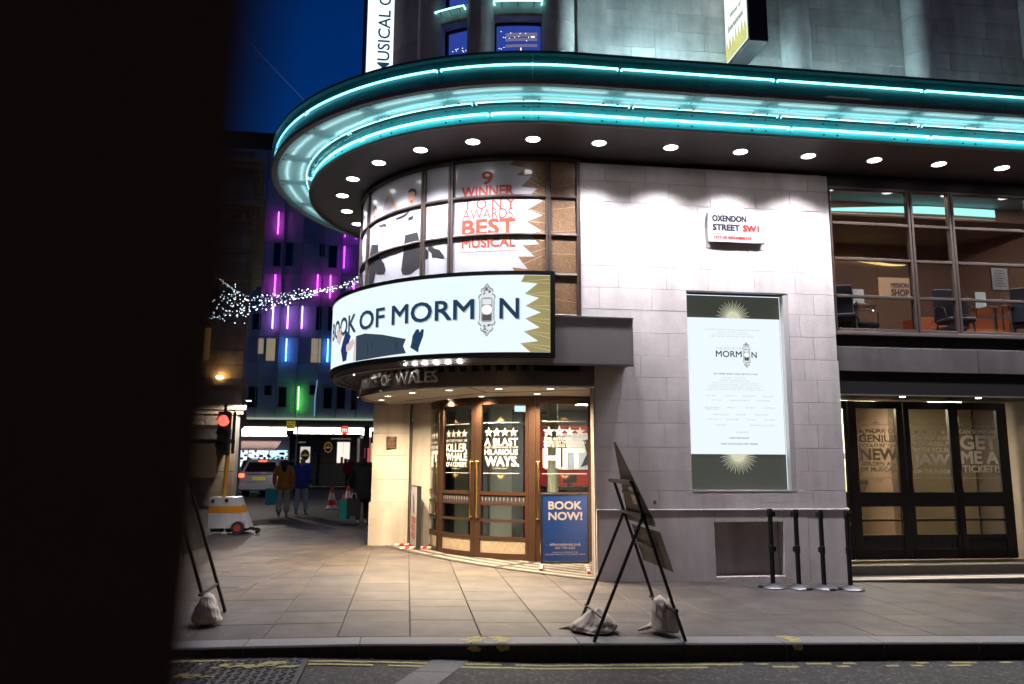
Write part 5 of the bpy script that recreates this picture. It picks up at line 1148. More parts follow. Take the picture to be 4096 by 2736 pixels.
def sandbag(name, label, loc, sx, sy, sz, seed, neck, mat, sag=False):
    rnd = random.Random(seed); bm = bmesh.new(); bmesh.ops.create_icosphere(bm, subdivisions=5, radius=1)
    ph = [rnd.uniform(0, 6) for _ in range(12)]
    for v in bm.verts:
        p = v.co.copy(); a = math.atan2(p.y, p.x)
        lump = .10*math.sin(2*a+ph[0]+1.7*p.z)+.07*math.sin(3*a+ph[1]-2*p.z)+.05*math.sin(4.3*p.x+ph[2])*math.sin(5.1*p.y+ph[3])
        fold = .012*math.sin(17*a+ph[4]+4*math.sin(2*p.z+ph[5]))+.010*math.sin(29*a+ph[6]+5*p.z)+.03*math.sin(6*p.x+ph[10])*math.sin(7*p.y+ph[11]+3*p.z)+.02*math.sin(11*p.z+ph[7]+3*a)
        if neck:      # hangs from a bar: gathered above, heavy and flat below
            h = (p.z+1)/2; w = (1-h)**.55*.95+.17+.05*math.sin(5*h+ph[8]); rr = max(.12, min(1, math.sqrt(max(0, 1-p.z*p.z))*1.6)); k = w*rr*(1+lump*.8+fold*(.6+1.8*h))
            v.co = Vector((math.cos(a)*k*sx, math.sin(a)*k*sy+.02*math.sin(3*h+ph[9]), h*sz*2))
        else:
            hgt = .55+.45*math.exp(-((p.x+.25)**2+p.y**2)*3)+.18*math.sin(3*p.x+ph[8])
            k = 1+lump+fold; v.co = Vector((p.x*k*sx, p.y*k*sy, (p.z*k*hgt if p.z > 0 else p.z*.18)*sz))
    zmin = min(v.co.z for v in bm.verts)
    for v in bm.verts: v.co.z -= zmin
    me = bpy.data.meshes.new(name); bm.to_mesh(me); bm.free(); me.polygons.foreach_set('use_smooth', [True]*len(me.polygons)); me.materials.append(mat)
    t = thing(name, label, 'sandbag', loc); t['group'] = 'sandbags weighting the road sign frames'; obj('sack', me, None, t, world=False); return t
m_sack = M('dirty_sack', (.58, .49, .42), .8, var=.3, vscale=9, bump=.5, bscale=70)
m_sack2 = M('pale_sack', (.66, .60, .53), .75, var=.2, vscale=9, bump=.5, bscale=70)
t = sandbag('sandbag', 'slumped dirty white sandbag lying round the left feet of the sign frame', (1.82, 7.62, zg(1.82)), .21, .22, .17, 1, False, m_sack)
obj('sack_tail', MB().tube([(-.16, .08, .04), (-.24, .12, .02), (-.33, .13, .008)], .035, 7, r2=.012), m_sack, t, world=False, smooth=True)
t = sandbag('sandbag', 'white sandbag hanging over the low crossbar on the right of the sign frame', (2.44, 7.55, zg(2.4)+.02), .105, .15, .165, 2, True, m_sack2)
t2 = obj('sack_fold', MB().lathe([(0, 0), (.06, .01), (.085, .05), (.08, .13), (.05, .21), (.03, .31)], .07, -.12, n=18), m_sack2, t, world=False, smooth='all')
obj('sack_tail', MB().tube([(-.04, .06, .05), (-.12, .03, .03), (-.22, .0, .012)], .03, 8, r2=.012), m_sack2, t, world=False, smooth=True)
# the other sign frame, mostly hidden at the left edge
lf = thing('road_sign_frame', 'grey-edged sign frame with a sandbag at its foot, beside the dark pillar', 'road sign', (-2.1, 8.2, .07))
obj('leg', MB().tube([(-1.83, 8.10, .07), (-2.24, 8.10, 1.3)], .018), m_tube, lf); obj('leg', MB().tube([(-2.68, 8.10, .07), (-2.22, 8.10, 1.2)], .018), m_tube, lf); obj('leg', MB().tube([(-1.83, 8.72, .07), (-2.24, 8.72, 1.3)], .018), m_tube, lf); obj('leg', MB().tube([(-2.68, 8.72, .07), (-2.22, 8.72, 1.2)], .018), m_tube, lf)
obj('crossbar', MB().tube([(-1.93, 8.04, .35), (-1.93, 8.78, .35)], .016), m_tube, lf)
mb = MB(); pl_ = [(-2.10, 8.03, .72), (-2.10, 8.8, .72), (-2.36, 8.8, 1.5), (-2.36, 8.03, 1.5)]; mb.add(pl_+[(x+.02, y, z+.007) for x, y, z in pl_], [(0, 1, 2, 3), (4, 7, 6, 5), (0, 4, 5, 1), (1, 5, 6, 2), (2, 6, 7, 3), (3, 7, 4, 0)]); obj('sign_plate', mb, m_tube, lf)
obj('plate_edge', MB().tube([(-2.09, 8.02, .71), (-2.35, 8.02, 1.5)], .012), m_rim, lf)
sandbag('sandbag', 'cream sandbag hanging from the frame beside the dark pillar at left', (-1.86, 8.08, .075), .13, .13, .145, 5, True, m_sack2)
# queue barrier posts
q = thing('queue_post', 'black queue barrier post on a round base, leftmost of the four by the wall', 'barrier post', (4.94, 10.374, zg(4.94)), 0, 'queue barrier posts along the stone wall')
m_base = M('post_base', (.17, .18, .20), .35, metal=.6)
obj('base', MB().lathe([(0, 0), (.175, 0), (.178, .012), (.16, .028), (.05, .05), (.035, .06), (0, .06)], n=28), m_base, q, world=False, smooth=True)
obj('pole', MB().lathe([(.031, .05), (.031, .93)], n=16), m_black, q, world=False, smooth=True)
obj('belt_head', MB().lathe([(.034, .93), (.038, .94), (.038, 1.03), (.034, 1.045), (0, 1.05)], n=16), m_black, q, world=False, smooth=True)
obj('belt_reel', MB().cbox(.02, -.035, .945, .062, .035, 1.02, .004), m_black, q, world=False)
obj('collar', MB().lathe([(.031, .46), (.038, .465), (.038, .56), (.031, .565)], n=16).cbox(.03, -.03, .48, .055, .03, .545, .003), m_black, q, world=False)
obj('carry_handle', MB().tube([(-.15, -.03, .025), (-.185, -.03, .02), (-.19, .03, .02), (-.15, .03, .025)], .012), m_black, q, world=False)
for (x, y, r), lab in zip(((5.292, 10.337, 1.9), (5.634, 10.301, 1.7), (5.994, 10.264, .2)), ('black queue barrier post, second from the left of the four by the wall', 'black queue barrier post, third from the left of the four by the wall', 'black queue barrier post at the wall corner, beside the steps')):
    dup(q, (x, y, zg(x)), r, lab)
# BOOK NOW sign
by = 12.02
bk = thing('booking_sign', 'upright blue BOOK NOW sign in a black frame on striped feet', 'sign', (2.42, by, 0))
bz0, bz1, bx0, bx1 = .09, 1.135, 2.04, 2.79
obj('frame', MB().cbox(bx0, by, bz0, bx0+.025, by+.03, bz1, .004).cbox(bx1-.025, by, bz0, bx1, by+.03, bz1, .004).cbox(bx0+.026, by, bz0, bx1-.026, by+.03, bz0+.03, .004).cbox(bx0+.026, by, bz1-.02, bx1-.026, by+.03, bz1, .004), m_dark, bk)
m_blue = M('royal_blue_print', (.012, .055, .26), .35, var=.12, vscale=6); obj('printed_panel', MB().box(bx0+.024, by+.008, bz0+.03, bx1-.024, by+.02, bz1-.02), m_blue, bk)
bf = flatmap(by+.008); mb = MB(); m_pink = M('pale_print', (.62, .56, .58), .5)
put_text(mb, 'BOOK', 2.155, 2.675, .895, 1.02, bf, off=.003, bold=.045); put_text(mb, 'NOW!', 2.155, 2.685, .735, .86, bf, off=.003, bold=.045)
put_text(mb, 'delfontmackintosh.co.uk', 2.175, 2.655, .355, .40, bf, off=.003, bold=.01); put_text(mb, '020 7741 6222', 2.26, 2.57, .305, .342, bf, off=.003, bold=.01); put_text(mb, 'OR BOOK IN PERSON AT THE', 2.22, 2.61, .248, .266, bf, off=.003); put_text(mb, 'SONDHEIM THEATRE ON SHAFTESBURY AVENUE', 2.10, 2.73, .218, .236, bf, off=.003)
obj('lettering', mb, m_pink, bk)
mb = MB(); rnd = random.Random(8)
for k in range(70):
    x = rnd.uniform(bx0+.03, bx1-.03); z = rnd.uniform(bz0+.04, bz1-.03); mb.box(x, by+.0045, z, x+.004, by+.0065, z+.004)
obj('printed_speck', mb, M('speck', (.35, .45, .7), .5), bk, kind='stuff')
m_redp = M('red_tape', (.62, .03, .02), .45)
def striped_foot(p0, p1, parent, n=6, w=.022):
    p0, p1 = Vector(p0), Vector(p1); d = (p1-p0)/n; s_ = Vector((-d.y, d.x, 0)).normalized()*w; hz = Vector((0, 0, w*1.4)); obs = []
    for k in range(n):
        a, b = p0+d*k, p0+d*(k+1); sk = d*.35
        vs = [a-s_, a+s_, b+s_, b-s_, a-s_+hz+sk, a+s_+hz+sk, b+s_+hz+sk, b-s_+hz+sk]
        obj('foot_stripe', MB().add(vs, [(0, 1, 2, 3), (4, 7, 6, 5), (0, 4, 5, 1), (1, 5, 6, 2), (2, 6, 7, 3), (3, 7, 4, 0)]), m_redp if k % 2 else m_white, parent)
striped_foot((2.10, 12.30, zg(2.1)+.014), (1.99, 11.74, zg(2)+.014), bk); striped_foot((2.80, 12.28, .01), (2.66, 11.50, .012), bk)
# edge-on sign board by the pier
sd = thing('edge_sign', 'tall slim sign seen edge-on by the pier on red and white feet', 'sign', (.15, 14.6, .06))
mb = MB(); P4 = [(.155, 14.42), (.20, 14.36), (.245, 14.99), (.20, 15.0)]
obj('frame', MB().prism([(.185, 14.42), (.265, 14.42), (.265, 14.47), (.185, 14.47)], .08, 1.17).prism([(.10, 14.95), (.14, 14.95), (.14, 15.0), (.10, 15.0)], .08, 1.17).prism([(.10, 14.95), (.19, 14.42), (.23, 14.42), (.14, 14.98)], 1.15, 1.175), m_dark, sd)
obj('printed_panel', MB().prism([(.095, 14.95), (.18, 14.45), (.19, 14.45), (.105, 14.96)], .1, 1.15), m_film, sd)
smp = lambda s_, off, z: (.18-.085*s_-off, 14.45+.5*s_, z)
mb = MB(); put_text(mb, 'BEST', .1, .9, .50, .62, smp, off=.004, bold=.04); put_text(mb, 'SHOW', .1, .9, .36, .48, smp, off=.004, bold=.04); put_text(mb, 'EVER', .1, .9, .22, .34, smp, off=.004, bold=.04); obj('red_lettering', mb, m_film_red, sd)
mb = MB(); put_poly(mb, [(.3, .66), (.6, .7), (.7, .95), (.5, 1.05), (.4, .9)], smp, .004, 9); obj('printed_figure', mb, m_film_black, sd)
striped_foot((-.21, 15.0, .08), (.46, 15.08, .07), sd, 8); striped_foot((-.10, 14.45, .08), (.52, 14.52, .07), sd, 8)
# dark out-of-focus pillar right in front of the lens
pil = thing('pillar', 'dark out-of-focus pillar filling the left side of the view', 'pillar', (-.2, .26, -.13))
B_ = Vector((0, 0, CH))
dA_ = rt*((625-1173.5)/1790)+fw+up*(784/1790); dB_ = rt*((420-1173.5)/1790)+fw-up*(784/1790)
pa, pb = B_+dA_*.165, B_+dB_*.37
dv = (pa-pb)/(pa.z-pb.z); lo, hi = pb+dv*(-.13-pb.z), pb+dv*(2.6-pb.z)
mb = MB(); left = Vector((-.62, -.02, 0)); back = Vector((-.03, .06, 0))
vs = [lo, lo+back, lo+left+back*2, lo+left, hi, hi+back, hi+left+back*2, hi+left]
obj('shaft', mb.add(vs, [(3, 2, 1, 0), (4, 5, 6, 7), (0, 1, 5, 4), (1, 2, 6, 5), (2, 3, 7, 6), (3, 0, 4, 7)]), M('pillar_paint', (.24, .225, .25), .8, var=.1), pil)
f_ = Vector((.015, -.015, 0)); mb = MB()
vs = [lo+f_, lo+back+Vector((.01, .02, 0)), lo+left+back*2, lo+left]; vs += [v+Vector((0, 0, .2)) for v in vs]
obj('foot', mb.add(vs, [(3, 2, 1, 0), (4, 5, 6, 7), (0, 1, 5, 4), (1, 2, 6, 5), (2, 3, 7, 6), (3, 0, 4, 7)]), m_black, pil)
m_dwin0 = M('opposite_dark_window', (.01, .01, .015), .1); m_lwin0 = EM('opposite_lit_window', (1, .62, .34), .8)

# the far side of the street behind the camera, seen only in reflections
op = thing('opposite_building', 'dark stone terrace across the street behind the viewer, seen in reflections', 'building', (0, -7, 0))
obj('wall', MB().box(-30, -9, -.2, 34, -7.0, 17), M('opposite_brick', (.10, .085, .075), .8, var=.3, vscale=2), op)
rnd = random.Random(77)
for i in range(16):
    for j in range(4):
        x = -28+i*3.9; z = 1.0+j*3.9; lit = rnd.random()
        obj('window', MB().box(x, -6.99, z, x+1.7, -6.95, z+2.2), m_dwin0 if lit > .3 else m_lwin0, op)
wb = thing('side_building', 'dark terrace closing the left side of the crossing outside the frame', 'building', (-31, 10, 0))
obj('wall', MB().box(-36, -9, -.2, -31, 26, 18), bpy.data.materials['opposite_brick'], wb)
for i in range(8):
    for j in range(4): obj('window', MB().box(-31.0, -6+i*4, 1.2+j*4, -30.95, -4.2+i*4, 3.6+j*4), m_lwin0 if (i*3+j) % 4 == 0 else m_dwin0, wb)
# ---------------------------------------------------------------- far street: hotel facade with coloured light tubes
ht = thing('hotel_building', 'tall dark glass building with purple blue and green vertical light tubes', 'building', (-6, 60, 0))
m_hpanel = M('frosted_facade_panel', (.50, .53, .55), .42, var=.35, vscale=.35, rand=.2, spec=.6)
FL = [4.75, 7.35, 8.85, 10.85, 13.3, 15.75, 18.2, 20.7, 23.2, 25.6]; xs = [-26+1.47*k for k in range(21)]
obj('facade_core', MB().box(-26, 60.12, 4.7, 4.9, 80, 27), m_black, ht)
for z0, z1 in zip(FL[:-1], FL[1:]):
    for x0, x1 in zip(xs[:-1], xs[1:]): obj('facade_panel', MB().box(x0+.012, 60.0+random.uniform(0, .02), z0+.012, x1-.012, 60.1, z1-.012), m_hpanel, ht)
for x0 in xs: obj('vertical_fin', MB().box(x0-.02, 59.86, 4.76, x0+.02, 59.995, 25.6), M('fin_metal', (.30, .32, .34), .4) if 'fin_metal' not in bpy.data.materials else bpy.data.materials['fin_metal'], ht)
obj('lower_trim', MB().box(-26, 59.7, 4.63, 4.9, 60.1, 4.74), M('lit_trim', (.6, .65, .55), .4, emit=(.6, .75, .55), es=.55), ht)
obj('dark_soffit', MB().box(-26, 59.9, 3.9, 4.9, 61, 4.62), m_black, ht)
obj('roof_plant', MB().box(-14.5, 61, 25.6, -4, 66, 27.4), m_black, ht)
LED=[(-13.41,21.94,22.75,'P'),(-10.24,18.75,20.47,'M'),(-5.20,16.25,17.98,'P'),(-10.26,13.90,15.55,'M'),(-7.12,14.04,15.66,'M'),(-6.16,13.89,15.63,'M'),(-4.39,14.61,15.10,'M'),(-10.29,11.41,13.12,'V'),(-9.20,11.44,13.16,'V'),(-8.15,11.47,13.16,'V'),(-9.20,8.98,10.66,'B'),(-6.16,8.99,10.69,'B'),(-8.15,5.35,7.06,'G'),(-5.21,18.72,19.05,'P'),(-4.36,18.59,18.80,'P')]
lc = dict(P=(.50, .03, 1), M=(.85, .06, .95), V=(.50, .20, 1), B=(.07, .26, 1), G=(.12, 1, .10))
lmat = {k: EM('light_tube_'+k, v, {'P': 13, 'M': 13, 'V': 15, 'B': 22, 'G': 18}[k]) for k, v in lc.items()}
vis = {0, 1, 2, 3, 4, 5, 6, 7, 8, 9, 10, 11, 12, 13, 14}
for i, (x, z0, z1, c_) in enumerate(LED): obj('light_tube', MB().tube([(x, 59.62, z0), (x, 59.62, z1)], .028, 6), lmat[c_], ht)
WIN=[(-10.49,-10.08,16.33,18.12),(-9.60,-9.17,16.36,18.16),(-6.37,-5.79,16.34,18.09),(-7.09,-6.77,17.22,18.20),(-11.73,-11.26,14.50,15.59),(-11.76,-11.23,11.37,12.54),(-7.13,-6.80,11.45,13.22),(-6.22,-5.88,11.41,13.25),(-11.79,-11.21,5.53,7.03),(-10.66,-10.22,6.43,7.14),(-9.61,-9.12,5.56,7.04),(-7.38,-6.92,6.51,7.23),(-6.32,-5.79,5.50,7.04),(-5.33,-4.82,5.48,7.14),(-4.29,-3.91,5.43,7.09),(-11.35,-10.91,9.54,10.67),(-10.71,-10.05,9.03,10.69),(-7.42,-6.70,8.96,10.77)]
m_dwin = M('dark_window', (.008, .009, .012), .12); m_lwin = M('curtained_window', (.2, .16, .1), .6, emit=(.30, .25, .16), es=.8, var=.5, vscale=2.5)
for i, (x0, x1, z0, z1) in enumerate(WIN): 
    w_ = obj('window', MB().box(x0, 59.96, z0, x1, 60.02, z1), m_lwin if i >= 15 else m_dwin, ht); obj('window_frame', MB().box(x0-.03, 59.93, z0-.03, x0, 60.02, z1+.03).box(x1, 59.93, z0-.03, x1+.03, 60.02, z1+.03), m_dark, w_)
obj('painted_reflection', MB().tube([(-6.95, 59.8, 4.9), (-6.98, 59.8, 6.2), (-6.85, 59.8, 7.6)], .03, 5), EM('pale_blue_line', (.25, .45, .75), .8), ht)  # wavy reflection on the facade glass, drawn as a dim glowing tube
# shops beneath it
sh = thing('shop_row', 'brightly lit row of shopfronts under the dark glass building', 'shops', (-7, 56, .1))
m_band = EM('lit_shop_band', (1.0, 1.0, .82), 9)
xb = [-14.2, -12.2, -11.2, -9.2, -8.2, -7.25, -6.15, -5.1, -4.1, -3.1, -2.45, -1.6]
for x0, x1 in zip(xb[:-1], xb[1:]): obj('light_panel', MB().box(x0+.025, 55.0, 3.26, x1-.025, 55.1, 3.85), m_band, sh)
obj('fascia', MB().box(-20, 55.1, 3.15, 2, 56, 4.3), m_dark, sh)
obj('back_wall', MB().box(-20, 57.5, .05, 2, 57.6, 3.2), M('shop_wall', (.10, .10, .12), .6), sh)
obj('red_awning', MB().add([(-13, 54.9, 2.92), (-8.5, 54.9, 2.92), (-8.5, 53.2, 2.42), (-13, 53.2, 2.42), (-13, 53.2, 2.26), (-8.5, 53.2, 2.26)], [(0, 1, 2, 3), (3, 2, 5, 4)]), M('red_awning', (.20, .015, .03), .6, emit=(.20, .015, .03), es=.25), sh)
mb = MB(); put_text(mb, 'BUY YOUR TICKETS BEFORE BOARDING', -10.95, -8.6, 2.29, 2.40, flatmap(53.2), off=.02, bold=.02); obj('lettering', mb, M('pale_letters', (.8, .7, .6), .5, emit=(.7, .55, .45), es=.5), sh)
for x0, x1, c_, s_ in ((-13, -11.0, (.8, .9, 1), 1.6), (-10.9, -9.6, (.75, .88, 1), 1.8), (-9.5, -8.3, (.55, .85, 1), 1.5), (-8.1, -7.5, (1, .15, .08), .9)): obj('lit_display', MB().box(x0, 56.5, 1.2 if s_ > 1 else 1.5, x1, 56.6, 2.32), EM('display', c_, s_), sh)
rnd = random.Random(12); mb = [MB(), MB(), MB()]
for k in range(70):
    x = rnd.uniform(-12.5, -8.3); z = rnd.uniform(1.2, 2.2); w = rnd.uniform(.05, .25); h = rnd.uniform(.04, .2); mb[k % 3].box(x, 56.38, z, x+w, 56.45, z+h)
for m_, c_ in zip(mb, ((.6, .05, .05), (.05, .06, .08), (.15, .45, .6))): obj('goods', m_, M('goods', c_, .5), sh, kind='stuff')
for x0, x1, c_ in ((-2.9, -2.55, (.8, .1, .15)), (-2.5, -2.2, (.75, .8, .3)), (-2.15, -1.7, (.4, .45, .6)), (-1.65, -1.2, (.7, .7, .7))): obj('window_display', MB().box(x0, 54.6, 1.5, x1, 54.7, 3.2), EM('shop_colour', c_, .7), sh)
obj('green_hoarding', MB().box(-3.0, 50, .1, -1.4, 50.1, 1.55), M('green_hoarding', (.02, .10, .08), .5), sh)
# kiosk
ki = thing('kiosk', 'black patterned dessert kiosk with lit serving hatch and gold oval crests', 'kiosk', (-5, 48, .1))
obj('body', MB().cbox(-6.95, 48, .12, -3.0, 50.5, 3.0, .02), M('kiosk_black', (.022, .025, .032), .3), ki)
obj('cornice', MB().cbox(-7.1, 47.85, 3.0, -2.85, 50.6, 3.12, .02).cbox(-7.2, 47.75, 3.12, -2.75, 50.7, 3.2, .02), m_dark, ki)
obj('poster', MB().box(-6.30, 47.96, 1.50, -5.74, 47.995, 2.43), M('kiosk_poster', (.7, .68, .65), .5, emit=(.8, .78, .74), es=.8), ki)
kf = flatmap(47.95)
def oval(cx2, cz2, a, b, n=22): return [(cx2+a*math.cos(2*PI*k/n), cz2+b*math.sin(2*PI*k/n)) for k in range(n)]
for cx2, cz2, s_ in ((-6.02, 1.95, .27), (-4.70, 2.41, .24)):
    mb = MB(); put_poly(mb, oval(cx2, cz2, s_, s_*1.3), kf, .01, 9); obj('gold_crest', mb, M('crest_gold', (.35, .22, .06), .4, emit=(.4, .26, .07), es=.5), ki)
    mb = MB(); put_poly(mb, oval(cx2, cz2, s_*.85, s_*1.12), kf, .02, 9); obj('crest_field', mb, M('crest_brown', (.09, .05, .02), .5), ki)
    mb = MB(); put_text(mb, 'GELATO' if False else 'MUFFIN', cx2-s_*.6, cx2+s_*.6, cz2-.07, cz2+.03, kf, off=.03, bold=.02); burst(mb, cx2, cz2+.08, .02, .14, .3, PI-.3, 5, kf, .03, .6); obj('crest_mark', mb, M('crest_line', (.6, .45, .2), .5, emit=(.5, .36, .12), es=.5), ki)
obj('serving_hatch', MB().box(-4.17, 47.97, 1.36, -3.44, 48.005, 2.72), EM('hatch_glow', (1, .83, .72), 1.15), ki)
mb = MB(); mb.box(-4.17, 47.94, 1.36, -3.44, 47.968, 1.5).box(-3.95, 47.94, 1.5, -3.8, 47.968, 1.85).box(-3.75, 47.94, 1.5, -3.55, 47.968, 1.75); mb.box(-3.83, 47.94, 2.0, -3.815, 47.968, 2.72); obj('hatch_goods', mb, M('hatch_goods', (.30, .06, .05), .5), ki)
mb = MB(); rnd = random.Random(6)
for i in range(13):
    for j in range(8):
        x = -6.8+i*.3+(j % 2)*.15; z = .35+j*.33
        if -6.4 < x < -5.6 and 1.4 < z < 2.5 or -4.3 < x < -3.3 and z > 1.25 or -5.0 < x < -4.4 and z > 2 or x > -3.1: continue
        put_poly(mb, [(x-.04, z), (x, z-.05), (x+.06, z+.03), (x, z+.05)], kf, .004+.0, 9)
obj('pale_motif', mb, M('pale_motif', (.16, .20, .25), .4), ki, kind='stuff')
mb = MB(); put_text(mb, 'DESSERTS', -6.42, -6.02, 2.66, 2.73, kf, off=.02, bold=.02); put_text(mb, 'COFFEE COOKIES BAKED GOODS', -4.55, -3.4, 2.88, 2.95, kf, off=.02, bold=.02); obj('lettering', mb, M('kiosk_letters', (.6, .6, .6), .5, emit=(.4, .4, .4), es=.5), ki)
rd = thing('round_sign', 'red glowing round shop sign with white letter above the kiosk', 'sign', (-3.7, 47, 3.4))
obj('disc', MB().tube([(-3.7, 47.0, 3.40), (-3.7, 47.12, 3.40)], .245, 24), EM('red_disc', (1, .05, .02), 1.1), rd); mb = MB(); put_text(mb, 'm', -3.83, -3.55, 3.30, 3.48, flatmap(46.99), off=.01, bold=.05); obj('lettering', mb, EM('disc_letter', (1, .95, .9), 1.3), rd); obj('bracket', MB().tube([(-3.7, 47.06, 3.64), (-3.7, 49, 3.7)], .03, 6), m_dark, rd)
# old stone building at left
ob = thing('stone_building', 'old stone corner building with heavy cornices at left of the street', 'building', (-9, 30, 0))
rnd = random.Random(20); zz = [.0, 1.2, 2.4, 3.3, 4.25]; z = 4.6
while z < 12.4: zz.append(z); z += .55
zz.append(12.4); e = -6.15
obj('core', MB().prism([(-22, 30.06), (e-.03, 30.06), (-8.9, 44), (-22, 44)], 0, 13.5), m_mortar, ob)
for i, (a, b) in enumerate(zip(zz[:-1], zz[1:])):
    x = e-(0.12 if a < 3.2 else 0)
    while x > -11.6:
        w = rnd.uniform(.7, 1.3); x2 = x-w; obj('stone_block', MB().cbox(x2+.006, 30-rnd.uniform(0, .01), a+.006, x-.006, 30.05, b-.006, .015), m_oldstone, ob); x = x2
obj('plain_wall', MB().box(-22, 29.98, 0, -11.7, 30.05, 12.4), m_oldstone, ob)
for z0, z1, p_ in ((3.3, 3.46, .10), (3.46, 3.62, .22), (4.25, 4.35, .10), (4.35, 4.6, .18), (8.3, 8.42, .08), (8.42, 8.6, .14), (9.4, 9.5, .1), (10.85, 11.0, .15), (11.0, 11.15, .35), (11.15, 11.35, .6), (12.7, 12.9, .3), (12.9, 13.1, .45)):
    obj('cornice', MB().prism([(-22, 30-p_), (e+p_, 30-p_), (-8.9+p_, 44), (-22, 44)], z0, z1), m_oldstone, ob)
for k in range(8): obj('bracket', MB().cbox(-6.5-k*.6, 29.5, 10.55, -6.3-k*.6, 29.99, 10.85, .03), m_oldstone, ob)
for z0, z1, x0, x1, lit in ((5.3, 6.5, -7.6, -7.4, 1), (5.2, 6.5, -9.0, -8.4, 0), (6.9, 8.1, -7.5, -7.2, 0), (1.0, 2.9, -8.6, -6.9, 2)):
    obj('window', MB().box(x0, 29.93, z0, x1, 29.99, z1), EM('amber_window', (1, .5, .16), .35) if lit == 1 else (EM('shop_amber', (.75, .5, .35), .07) if lit == 2 else m_dwin), ob)
obj('wall_uplight', MB().box(-7.05, 29.75, 4.62, -6.85, 29.95, 4.68), EM('amber_uplight', (1, .62, .22), 45), ob)
fld = thing('floodlight', 'small bright floodlight on the cornice above the traffic light', 'floodlight', (-5.75, 29.25, 3.75))
obj('lamp_head', MB().cbox(-5.85, 29.2, 3.76, -5.65, 29.35, 3.84, .01).tube([(-5.75, 29.3, 3.83), (-6.1, 29.85, 3.9)], .02), m_dark, fld); obj('lens', MB().box(-5.83, 29.21, 3.745, -5.67, 29.34, 3.757), EM('flood_lens', (1, .95, .85), 9), fld)
spot(fld, (0, 0, -.04), 520, 174, .2, (1, .90, .78), .05); fld.children[-1].rotation_euler = (0, 0, 0)
obj('shop_canopy', MB().add([(-9, 29.9, 2.75), (-6.3, 29.9, 2.75), (-6.0, 28.6, 2.35), (-9, 28.6, 2.35), (-6.0, 28.6, 2.2), (-9, 28.6, 2.2)], [(0, 1, 2, 3), (3, 2, 4, 5)]), m_dark, ob)
# black street block glimpsed behind everything
obj('far_block', MB().box(-60, 90, 0, 40, 95, 22), m_black, cat='building', label='dark far block closing the street behind the lit building')

# ---------------------------------------------------------------- fairy lights strung across the street
fl = thing('fairy_lights', 'swathe of white fairy lights strung across the side street', 'string lights', (-3.7, 24, 6.5))
rnd = random.Random(31); bulbs = MB()
def bulb(p, r):
    x, y, z = p; bulbs.add([(x+r, y, z), (x-r, y, z), (x, y-r, z), (x, y+r, z), (x, y, z+r), (x, y, z-r)], [(0, 2, 4), (2, 1, 4), (1, 3, 4), (3, 0, 4), (2, 0, 5), (1, 2, 5), (3, 1, 5), (0, 3, 5)])
def lerp(tab, t):
    t *= len(tab)-1; i = min(int(t), len(tab)-2); return tab[i]+(tab[i+1]-tab[i])*(t-i)
for k in range(10):
    f = k/9; pts = []
    for i in range(40):
        t = i/39; x = -1.5-4.35*t; zt_ = lerp([7.24, 7.0, 6.86, 6.74, 6.66], t); zb_ = lerp([7.12, 6.62, 6.25, 5.95, 5.66], t); y = 23.4+1.4*f+.15*math.sin(k*2.1+i*.3)
        pts.append((x, y, zb_+(zt_-zb_)*f+.03*math.sin(i*.7+k*3)))
    obj('light_string', MB().tube(pts, .004, 4), m_dark, fl)
    n = 50
    for j in range(n):
        t = (j+rnd.random())/n*39; i = min(int(t), 38); q = [pts[i][c_]+(pts[i+1][c_]-pts[i][c_])*(t-i)+rnd.gauss(0, .022) for c_ in range(3)]
        if k in (0, 9) and rnd.random() < .8 or rnd.random() < .42: bulb(q, rnd.choice((.009, .012, .016, .021)))
for k in range(50):
    a = rnd.random(); x = -4.6-1.5*a; bulb((x+rnd.gauss(0, .05), 24+rnd.uniform(-.8, .8), rnd.uniform(5.72+.05*(1-a), 6.95-.35*a)), rnd.uniform(.010, .02))
for k in range(40): t = k/39; bulb((-5.2-.55*t+rnd.gauss(0, .03), 24, 6.6+.42*t+rnd.gauss(0, .03)), .009)
obj('bulb', bulbs, EM('fairy_bulb_white', (.72, .88, 1), 6), fl, kind='stuff')
wr = thing('overhead_wire', 'thin pale wire slanting up into the dark blue sky left of the canopy', 'wire', (-2.6, 20, 10.7))
obj('wire', MB().tube([(-5.2, 20, 13.6), (-4.2, 20, 12.32), (-2.7, 20, 10.8), (-2.0, 20, 10.1)], .006, 5), M('pale_wire', (.35, .36, .4), .5, emit=(.2, .22, .3), es=.3), wr)

# ---------------------------------------------------------------- portable traffic light
tl = thing('traffic_light', 'portable traffic light showing red on a white and orange trailer', 'traffic light', (-3.85, 17.75, .07))
m_tw = M('trailer_white', (.55, .55, .57), .4, var=.15, vscale=5); m_or2 = M('trailer_orange', (.62, .25, .02), .45)
def frus(z0, z1, m, nm, o=0):
    f = lambda z: (z-.30)/.55; A = f(z0); B = f(z1)
    xa0, xb0 = -4.14-o, -3.36-.22*A+o; xa1, xb1 = -4.14-o, -3.36-.22*B+o
    ya = 17.55-o; vs = [(xa0, ya, z0), (xb0, ya, z0), (xb0, 18.15+o, z0), (xa0, 18.15+o, z0), (xa1+.0, ya+.0, z1), (xb1, ya, z1), (xb1, 18.15+o, z1), (xa1, 18.15+o, z1)]
    obj(nm, MB().add(vs, [(3, 2, 1, 0), (4, 5, 6, 7), (0, 1, 5, 4), (1, 2, 6, 5), (2, 3, 7, 6), (3, 0, 4, 7)]), m, tl)
frus(.20, .84, m_tw, 'trailer_body'); frus(.52, .66, m_or2, 'orange_band', .004)
obj('corner_reflector', MB().cbox(-4.10, 17.53, .73, -4.03, 17.56, .80, .01).cbox(-3.82, 17.53, .74, -3.75, 17.56, .81, .01), m_black, tl)
